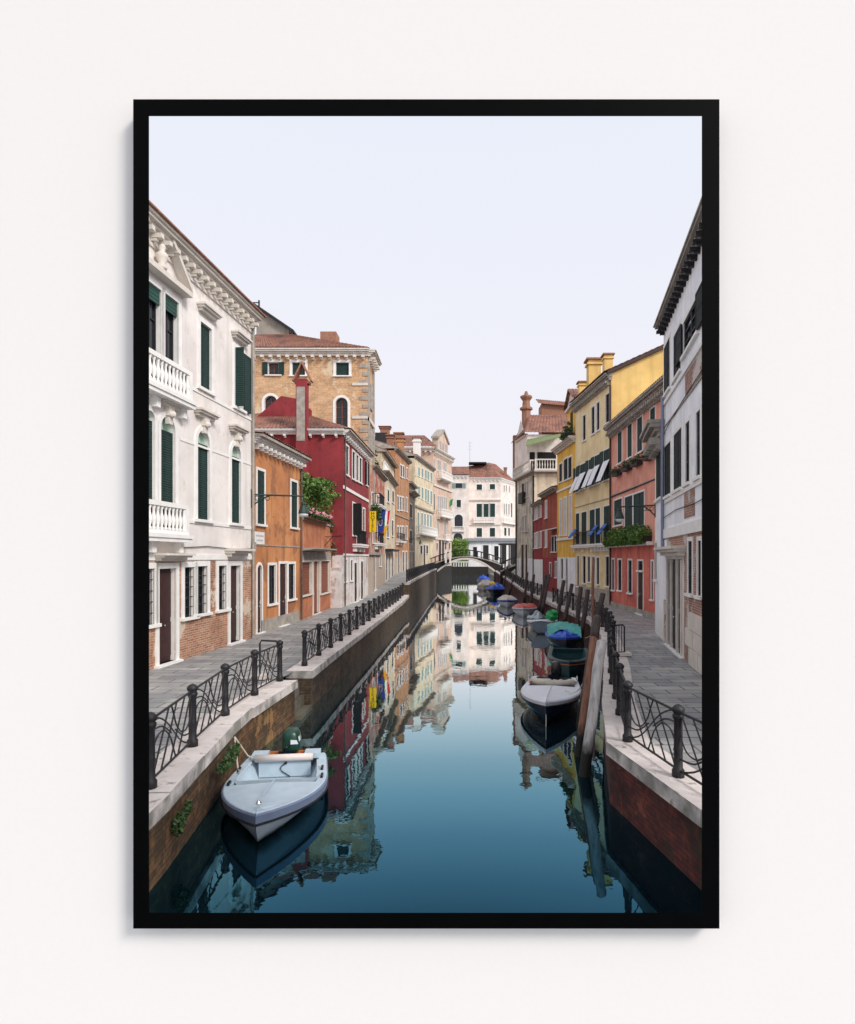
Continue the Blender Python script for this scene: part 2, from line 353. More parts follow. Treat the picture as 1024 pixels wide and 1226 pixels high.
def thing(name, label, cat, base=(0, 0, 0), group=None):
    o = bpy.data.objects.new(name, None); COL.objects.link(o); o.location = base; o.empty_display_size = .3
    BASE[o.name] = Vector(base); return tag(o, label, cat, group)
def struct(name, mb, mat, base=(0, 0, 0)):
    o = mb.build(name, mat, None, base); o['kind'] = 'structure'; return o

# ------------------------------------------------------------------ facades: a wall plane with real openings
class Fac:
    def __init__(s, A, B, z0=0.0):
        s.A = Vector((A[0], A[1], 0)); s.B = Vector((B[0], B[1], 0)); s.L = (s.B-s.A).length
        s.t = (s.B-s.A)/s.L; s.n = Vector((s.t.y, -s.t.x, 0))
    def flip(s): s.n = -s.n; return s
    def P(s, u, v, d=0.0): return s.A + s.t*u + s.n*d + Vector((0, 0, v))
    def box(s, mb, u0, u1, v0, v1, d0, d1):
        P = s.P
        mb.hexa((P(u0, v0, d1), P(u1, v0, d1), P(u1, v0, d0), P(u0, v0, d0), P(u0, v1, d1), P(u1, v1, d1), P(u1, v1, d0), P(u0, v1, d0)))
    def arc(s, u0, u1, v1, n=10, grow=0.0):
        c = (u0+u1)/2; r = (u1-u0)/2
        return [(c-(r+grow)*math.cos(math.pi*i/n), v1-r+(r+grow)*math.sin(math.pi*i/n)) for i in range(n+1)]
    def wall(s, mb, v0, v1, ops, rev=.18, u0=0.0, u1=None):
        u1 = s.L if u1 is None else u1
        us = {u0, u1}; vs = {v0, v1}
        for o in ops:
            us |= {min(max(o[1], u0), u1), min(max(o[2], u0), u1)}; vs |= {min(max(o[3], v0), v1), min(max(o[4], v0), v1)}
        def cl(x):
            x = sorted(x); y = [x[0]]
            for a in x[1:]:
                if a-y[-1] > 1e-4: y.append(a)
            return y
        us = cl(us); vs = cl(vs)
        hole = lambda a, b: any(o[1] < a < o[2] and o[3] < b < o[4] for o in ops)
        nu, nv = len(us)-1, len(vs)-1
        E_ = [[hole((us[i]+us[i+1])/2, (vs[j]+vs[j+1])/2) for j in range(nv)] for i in range(nu)]
        P = s.P
        for i in range(nu):
            for j in range(nv):
                a, b, c, d = us[i], us[i+1], vs[j], vs[j+1]
                if not E_[i][j]: mb.quad(P(a, c), P(b, c), P(b, d), P(a, d)); continue
                if i > 0 and not E_[i-1][j]: mb.quad(P(a, c), P(a, d), P(a, d, -rev), P(a, c, -rev))
                if i < nu-1 and not E_[i+1][j]: mb.quad(P(b, c), P(b, c, -rev), P(b, d, -rev), P(b, d))
                if j > 0 and not E_[i][j-1]: mb.quad(P(a, c), P(a, c, -rev), P(b, c, -rev), P(b, c))
                if j < nv-1 and not E_[i][j+1]: mb.quad(P(a, d), P(b, d), P(b, d, -rev), P(a, d, -rev))
        for o in ops:
            if o[0].startswith('arch') and v0 < o[4] <= v1:
                pts = s.arc(o[1], o[2], o[4])
                m = len(pts)//2
                mb.poly([P(o[1], o[4])] + [P(*q) for q in pts[m::-1]])
                mb.poly([P(o[2], o[4])] + [P(*q) for q in pts[:m-1:-1]])
                for q, w in zip(pts, pts[1:]): mb.quad(P(*q), P(*w), P(*w, -rev), P(*q, -rev))
def trim(F, mb, o, w, d, arch, bottom=True):
    k, u0, u1, v0, v1 = o
    if arch:
        r = (u1-u0)/2; sp = v1-r
        F.box(mb, u0-w, u0, v0, sp, -.02, d); F.box(mb, u1, u1+w, v0, sp, -.02, d)
        a = F.arc(u0, u1, v1); b = F.arc(u0, u1, v1, grow=w)
        for i in range(len(a)-1):
            P = F.P
            mb.hexa((P(*a[i], d), P(*a[i+1], d), P(*a[i+1], -.02), P(*a[i], -.02), P(*b[i], d), P(*b[i+1], d), P(*b[i+1], -.02), P(*b[i], -.02)))
    else:
        F.box(mb, u0-w, u0, v0, v1, -.02, d); F.box(mb, u1, u1+w, v0, v1, -.02, d); F.box(mb, u0-w, u1+w, v1, v1+w, -.02, d)
def leaf(F, mb, u0, u1, v0, v1, d0, d1):
    """a framed shutter leaf: stiles and rails proud of the louvred field"""
    s = min(.07, (u1-u0)*.2)
    F.box(mb, u0+s, u1-s, v0+s, v1-s, d0+.008, d1-.012)
    F.box(mb, u0, u0+s, v0, v1, d0, d1); F.box(mb, u1-s, u1, v0, v1, d0, d1)
    F.box(mb, u0+s, u1-s, v0, v0+s, d0, d1); F.box(mb, u0+s, u1-s, v1-s, v1, d0, d1)
    m = (v0+v1)/2; F.box(mb, u0+s, u1-s, m-.03, m+.03, d0+.002, d1-.004)
def fill(root, F, o, sty):
    kind, u0, u1, v0, v1 = o
    rev = sty.get('rev', .18); tw = sty.get('tw', .1); td = sty.get('td', .03)
    arch = kind.startswith('arch'); door = kind in ('door', 'archdoor', 'rollerdoor')
    tm = MB(); trim(F, tm, o, tw, td, arch)
    if door: F.box(tm, u0-tw-.05, u1+tw+.05, v0-.12, v0, -rev, td+.10)
    g = .012; top_ = v1-((u1-u0)/2 if arch else 0)               # stone lining of the reveal
    F.box(tm, u0+.001, u0+g, v0, top_, -rev, -.021); F.box(tm, u1-g, u1-.001, v0, top_, -rev, -.021)
    if not arch: F.box(tm, u0+g, u1-g, v1-g, v1-.001, -rev, -.021)
    else:
        pts = F.arc(u0+.002, u1-.002, v1-.002)
        for q, w_ in zip(pts, pts[1:]): tm.quad(F.P(*q, -.021), F.P(*w_, -.021), F.P(*w_, -rev), F.P(*q, -rev))
    f = tm.build('door' if door else 'window', sty.get('trim', 'stone'), root)
    if not door:
        sm = MB(); F.box(sm, u0-tw-.04, u1+tw+.04, v0-.09, v0, -rev, td+.07); sm.build('sill', sty.get('trim', 'stone'), f)
    if door:
        m = MB(); F.box(m, u0, u1, v0, v1, -rev-.04, -rev+.02)
        if kind == 'rollerdoor': m.build('leaf', 'roller', f); return f
        n = 2 if u1-u0 > .9 else 1
        w = (u1-u0)/n
        for i in range(n):
            a = u0+i*w
            F.box(m, a+.03, a+w-.03, v0+.15, v0+(v1-v0)*.42, -rev+.021, -rev+.045); F.box(m, a+.03, a+w-.03, v0+(v1-v0)*.47, v1-.12, -rev+.021, -rev+.045)
        m.build('leaf', sty.get('door', 'wood_d'), f)
        h = MB(); h.ball(F.P(u0+(u1-u0)*.55, v0+1.05, -rev+.07), .035); h.build('handle', 'chrome', f)
        return f
    if kind == 'roller':
        m = MB(); F.box(m, u0, u1, v0, v1, -rev-.03, -rev+.02); m.build('shutter', 'roller', f); return f
    # glazing and its bars
    p = MB(); F.box(p, u0-.01, u1+.01, v0-.01, v1+.01, -rev-.05, -rev-.02); p.build('pane', sty.get('pane', 'glass'), f)
    closed = kind in ('closed', 'teal', 'grey', 'white', 'arch')
    smat = {'teal': 'shutter_t', 'tealopen': 'shutter_t', 'grey': 'shutter_g', 'white': 'shutter_w'}.get(kind, sty.get('shutter', 'shutter'))
    if not closed:
        b = MB(); w = min(.06, (u1-u0)*.08); m = (u0+u1)/2
        F.box(b, u0, u0+w, v0, v1, -rev-.02, -rev+.03); F.box(b, u1-w, u1, v0, v1, -rev-.02, -rev+.03)
        F.box(b, u0+w, u1-w, v0, v0+w, -rev-.02, -rev+.03); F.box(b, u0+w, u1-w, v1-w, v1, -rev-.02, -rev+.03)
        F.box(b, m-w*.6, m+w*.6, v0+w, v1-w, -rev-.02, -rev+.035)
        for q in (.36, .68): F.box(b, u0+w, u1-w, v0+(v1-v0)*q-.02, v0+(v1-v0)*q+.02, -rev-.02, -rev+.025)
        b.build('sash', sty.get('sash', 'wood_w'), f)
    if closed:
        top = v1
        if arch:
            top = v1-(u1-u0)/2-.02
            ty = MB(); pts = F.arc(u0+.01, u1-.01, v1-.01); ty.poly([F.P(*q, -rev+.04) for q in pts]); ty.build('tympanum', 'tymp', f)
        m = (u0+u1)/2
        for a, b in ((u0+.01, m-.006), (m+.006, u1-.01)):
            s = MB(); leaf(F, s, a, b, v0+.01, top-.01, -rev*.55, -rev*.55+.045); s.build('shutter', smat, f)
    elif kind in ('swing', 'open', 'open2', 'openframe', 'awning', 'tealopen'):
        w = (u1-u0)/2
        if kind == 'openframe': w = (u1-u0)*.5
        s = MB(); leaf(F, s, u1+.02, u1+.02+w*(2 if kind == 'swing' else 1), v0, v1, .045, .09); s.build('shutter', smat, f)
        if kind == 'swing':            # near leaf stands out at right angles
            G = Fac((0, 0), (1, 0)); G.A = F.P(u0-.02, 0, .05); G.t = F.n; G.n = -F.t
            s = MB(); leaf(G, s, 0, w, v0, v1, 0, .045); s.build('shutter', smat, f)
        elif kind != 'awning':
            s = MB(); leaf(F, s, u0-.02-w, u0-.02, v0, v1, .045, .09); s.build('shutter', smat, f)
    if kind == 'awning':
        s = MB(); P = F.P; h = v0+(v1-v0)*.62
        a0, a1, q0, q1 = P(u0, h, .05), P(u1, h, .05), P(u0+.1, v0-.12, .6), P(u1-.1, v0-.12, .6)
        e = Vector((0, 0, .03)); s.hexa((a0, a1, q1, q0, a0+e, a1+e, q1+e, q0+e))
        s.build('awning', 'awn_w', f)
        for a, b in ((u0+.01, (u0+u1)/2-.006), ((u0+u1)/2+.006, u1-.01)):
            s = MB(); leaf(F, s, a, b, v0+.01, v1-.01, -rev*.55, -rev*.55+.045); s.build('shutter', smat, f)
    if kind == 'blind':
        s = MB(); F.box(s, u0+.01, u1-.01, v1-.42, v1-.01, -.06, -.02); s.build('blind', 'blind', f)
    if kind == 'bars':
        s = MB(); n = 4
        for i in range(1, n): s.tube((F.P(u0+(u1-u0)*i/n, v0, -.03), F.P(u0+(u1-u0)*i/n, v1, -.03)), .012, 5)
        for q in (.2, .4, .6, .8): s.tube((F.P(u0, v0+(v1-v0)*q, -.03), F.P(u1, v0+(v1-v0)*q, -.03)), .012, 5)
        s.build('grille', 'iron', f)
    return f
def clean(ops, L, zlo=None):
    out = []
    for o in ops:
        k, a, b, c, d = o
        a = max(a, .18); b = min(b, L-.18)
        if zlo is not None and k in ('door', 'archdoor', 'rollerdoor'): c = zlo
        if zlo is not None: c = max(c, zlo)
        if b-a > .25 and d-c > .4: out.append((k, a, b, c, d))
    return out
def house(name, label, fac, top, wall, depth=9, cat='house', low=None, sty={}, zlo=None, z0=-.3, extra=(), ops=None, group=None):
    """a house with its street wall along one facade line; low = (height, material) for a ground floor of its own"""
    A, B = FACADES[fac]; F = Fac(A, B)
    if fac.startswith('R') and fac != 'RZF': F.flip()          # the right bank looks left
    root = thing(name, label, cat, ((A[0]+B[0])/2, (A[1]+B[1])/2, 0), group)
    O = clean((OPENINGS.get(fac, []) if ops is None else ops)+list(extra), F.L, zlo)
    rev = sty.get('rev', .18)
    w = MB(); lo = MB()
    split = low[0] if low else z0
    F.wall(w, split, top, O, rev)
    if low: F.wall(lo, z0, split, O, rev)
    q = [F.P(0, 0), F.P(F.L, 0), F.P(F.L, 0, -depth), F.P(0, 0, -depth)]
    up = lambda p, z: p+Vector((0, 0, z))
    for i in (1, 2, 3):
        a, b = q[i], q[(i+1) % 4]
        w.quad(up(a, split), up(b, split), up(b, top), up(a, top))
        if low: lo.quad(up(a, z0), up(b, z0), up(b, split), up(a, split))
    w.quad(*[up(p, top) for p in q])
    w.build('wall', wall, root)
    if low: lo.build('ground_floor_wall', low[1], root)
    for o in O: fill(root, F, o, sty)
    return root, F
def cornice(root, F, z, h=.45, d=.4, mat='stone', brackets=0, bw=.14, u0=0, u1=None, bmat=None, bh=None):
    u1 = F.L if u1 is None else u1
    mb = MB(); bh = bh or h*.7
    for a, b, dd in ((0, .3, .35), (.3, .55, .55), (.55, .8, .85), (.8, 1, 1.0)):
        F.box(mb, u0-dd*d*.3, u1+dd*d*.3, z+h*a, z+h*b, -.05, d*dd)
    c = mb.build('cornice', mat, root)
    if brackets:
        n = max(2, int((u1-u0)/brackets))
        for i in range(n):
            u = u0+(i+.5)*(u1-u0)/n; bm_ = MB()
            F.box(bm_, u-bw/2, u+bw/2, z-bh*.62, z-.003, 0.002, d*.8); F.box(bm_, u-bw*.4, u+bw*.4, z-bh, z-bh*.62-.003, 0.002, d*.45)
            bm_.build('bracket', bmat or mat, c)
    return c
def tiles(mb, e0, e1, r1, r0, pitch=.26):
    """one slope of barrel tiles: ridges run from the eave e0-e1 up to r0-r1"""
    e0, e1, r1, r0 = map(Vector, (e0, e1, r1, r0))
    L = (e1-e0).length; n = max(2, int(L/pitch)); sub = 4
    nrm = (e1-e0).cross(r0-e0).normalized()
    if nrm.z < 0: nrm = -nrm
    k = len(mb.v); rows = 2
    H_ = max((r0-e0).length, (r1-e1).length); rows = max(2, int(H_/.42))
    N = n*sub
    for j in range(rows+1):
        for half in ((0,) if j in (0, rows) else (0, 1)):
            f = j/rows
            for i in range(N+1):
                g = i/N; p = (e0+(e1-e0)*g)*(1-f)+(r0+(r1-r0)*g)*f
                mb.v.append(p+nrm*(.055*abs(math.sin(math.pi*g*n))+.03*(1-half) + .02))
    nr = len(range(rows+1))*2-2
    for j in range(nr-1):
        for i in range(N):
            a = k+j*(N+1)+i; mb.f.append((a, a+1, a+N+2, a+N+1))
def slab(mb, e0, e1, r1, r0, th=.1):
    q = [Vector(p) for p in (e0, e1, r1, r0)]; dn = Vector((0, 0, -th))
    mb.hexa([p+dn for p in q]+q)
def roof(root, F, z, depth=9, rise=2.2, over=.4, ridge=.5, hip=0, name='roof', u0=0, u1=None):
    u1 = F.L if u1 is None else u1
    P = F.P; d = depth*ridge; mb = MB(); sb = MB()
    h0, h1 = (hip, hip) if not isinstance(hip, tuple) else hip
    e0, e1 = P(u0-over*.3, z, over), P(u1+over*.3, z, over); r0, r1 = P(u0+h0, z+rise, -d), P(u1-h1, z+rise, -d)
    b0, b1 = P(u0-over*.3, z, -depth-over), P(u1+over*.3, z, -depth-over)
    slab(sb, e0, e1, r1, r0); slab(sb, b1, b0, r0, r1)
    tiles(mb, e0, e1, r1, r0); tiles(mb, b1, b0, r0, r1)
    for s_, (a, b, r_) in enumerate(((b0, e0, r0), (e1, b1, r1))):
        if (h0, h1)[s_]: tiles(mb, a, b, r_, r_)
        else: sb.poly([a+Vector((0, 0, -.08)), b+Vector((0, 0, -.08)), r_+Vector((0, 0, -.06))])
    ro = mb.build(name, 'tile', root); sb.build('roof_deck', 'stone_d', ro)
    return ro
def chimney(ro, c, w, d, h, mat, style='flat'):
    x, y, z = c; m = MB(); m.box(x-w/2, x+w/2, y-d/2, y+d/2, z, z+h*.8)
    m.box(x-w*.62, x+w*.62, y-d*.62, y+d*.62, z+h*.8, z+h*.86); m.box(x-w*.5, x+w*.5, y-d*.5, y+d*.5, z+h*.86, z+h*.95)
    ch = m.build('chimney', mat, root_of(ro))
    m = MB(); m.box(x-w*.7, x+w*.7, y-d*.7, y+d*.7, z+h*.95, z+h); m.build('chimney_cap', 'terracotta' if style == 'flat' else 'stone_d', ch)
    return ch
def root_of(o):
    while o.parent is not None: o = o.parent
    return o
BAL = ((.055, 0), (.055, .05), (.03, .08), (.065, .2), (.07, .27), (.032, .4), (.03, .47), (.05, .52), (.05, .56))
def balcony(root, F, u0, u1, z, d=.75, h=.95, step=.2, mat='stone_w', iron=False, thick=.22, brackets=True, ends=True):
    mb = MB(); F.box(mb, u0-.06, u1+.06, z-thick, z-thick*.5, .003, d+.06); F.box(mb, u0-.1, u1+.1, z-thick*.5, z, .003, d+.1)
    if brackets:
        for u in (u0+.15, (u0+u1)/2, u1-.15): F.box(mb, u-.09, u+.09, z-thick-.3, z-thick, .003, d*.6)
    b = mb.build('balcony', mat, root)
    r = MB(); t = .05 if iron else .13
    F.box(r, u0, u1, z+h-t, z+h, d-.14, d); F.box(r, u0, u0+.12, z+h-t, z+h, .003, d-.14); F.box(r, u1-.12, u1, z+h-t, z+h, .003, d-.14)
    if not iron:
        F.box(r, u0, u1, z, z+.1, d-.14, d)
        for u in (u0, u1-.16): F.box(r, u, u+.16, z+.1, z+h-t, d-.15, d+.005)
    r.build('handrail', 'iron' if iron else mat, b)
    pts = [(u0+.25+i*step, d-.07) for i in range(int((u1-u0-.4)/step)+1)]
    if ends: pts += [(u0+.07, .15+i*step) for i in range(int((d-.25)/step)+1)] + [(u1-.07, .15+i*step) for i in range(int((d-.25)/step)+1)]
    for u, dd in pts[:90]:
        m = MB(); p = F.P(u, z+(0 if iron else .1), dd)
        if iron: m.tube((p, p+Vector((0, 0, h-t))), .012, 4)
        else:
            sc_ = (h-t-.1)/.56; m.lathe(p, [(a, c*sc_) for a, c in BAL], 8); m.smooth = True
        m.build('baluster', 'iron' if iron else mat, b)
    return b
def hood(root, F, u0, u1, z, d=.3, h=.22, mat='stone', key=False):
    m = MB(); F.box(m, u0+.06, u1-.06, z, z+h*.4, .002, d*.5); F.box(m, u0, u1, z+h*.4, z+h*.7, .002, d*.8); F.box(m, u0-.04, u1+.04, z+h*.7, z+h, .002, d)
    if key:
        c = (u0+u1)/2; F.box(m, c-.14, c+.14, z-.25, z, .002, .16); F.box(m, c-.1, c+.1, z-.48, z-.25, .002, .12)
        m.ball(F.P(c, z-.2, .17), .1)
    return m.build('window_hood', mat, root)
def band(root, F, z, h=.12, d=.05, mat='stone', u0=0, u1=None):
    m = MB(); F.box(m, u0, F.L if u1 is None else u1, z, z+h, .002, d); return m.build('string_course', mat, root)
def pipe(root, F, u, z0, z1, r=.05, mat='iron', d=.09):
    m = MB(); m.tube((F.P(u, z0, d), F.P(u, z1, d)), r, 6); return m.build('downpipe', mat, root)
def cable(root, F, pts, r=.015, mat='iron'):
    m = MB(); m.tube([F.P(u, v, .04) for u, v in pts], r, 4); return m.build('cable', mat, root)
def flower_box(F, u0, u1, z, label, d=.32, h=.22, trail=.25, flowers=0, leafm='leaf', size=.06, n=240, group=None, rise=.3, box='iron'):
    rng = random.Random(int(u0*100)+int(z*77))
    r = thing('flower_box', label, 'flower box', F.P((u0+u1)/2, z, d/2), group)
    m = MB(); F.box(m, u0, u1, z, z+h, .02, d); m.build('planter', box, r)
    m = MB(); c = F.P((u0+u1)/2, z+h+rise*.45, d*.6); t = F.t
    for k in range(max(2, int((u1-u0)/.4))):
        u = u0+(k+.5)*(u1-u0)/max(2, int((u1-u0)/.4)); g = rng.uniform(.75, 1.2)
        m.leaves(F.P(u, z+h+rise*.4*g, d*.6), (.28, .28, rise*g), n//max(2, int((u1-u0)/.4)), size, rng)
        m.leaves(F.P(u, z+h-trail*.5, d+.03), (.2, .14, trail), n//6, size*.9, rng)
    m.build('foliage', leafm, r)
    if flowers:
        m = MB()
        for k in range(flowers): m.ball(F.P(rng.uniform(u0, u1), z+h+rng.uniform(.0, rise*.8), d*rng.uniform(.6, 1.5)), rng.uniform(.03, .06), n=5, m=4)
        m.build('blossom', 'flower', r)
    return r

FACADES = {
 'LW': ((-9.07, 9), (-7.88, 23.5)),
 'LO': ((-8.13, 24.3), (-7.75, 30.2)),
 'LG': ((-7.75, 30.2), (-7.87, 38.3)),
 'LR': ((-7.2, 38.3), (-7.07, 48)),
 'LB': ((-17, 48.4), (-7.17, 48.4)),
 'LH': ((-7.04, 48.1), (-7.25, 60)),
 'LC': ((-7.3, 60), (-7.5, 72)),
 'LN': ((-7.5, 72), (-6.73, 83)),
 'LD': ((-6.73, 83), (-6.45, 90)),
 'LT': ((-6.45, 90), (-4.36, 104)),
 'LP': ((-4.36, 104), (-1.4, 115)),
 'RW': ((5.11, 9), (7.48, 22.6)),
 'RL': ((7.48, 22.6), (8.05, 25.4)),
 'RP': ((9.75, 26.5), (9.64, 39.2)),
 'RY': ((9.64, 39.2), (8.85, 47.1)),
 'RG': ((8.85, 47.1), (8.4, 53)),
 'RB': ((8.4, 53), (8.1, 60)),
 'RD': ((8.1, 60), (7.95, 66)),
 'RZ': ((8.5, 70), (7.17, 78)),
 'RZF': ((8.5, 70), (14, 70)),
 'EV': ((-6, 146), (2.3, 146)),
 'EW': ((2.3, 150), (10.1, 150)),
 'EX': ((10.1, 150), (14.8, 160)),
}
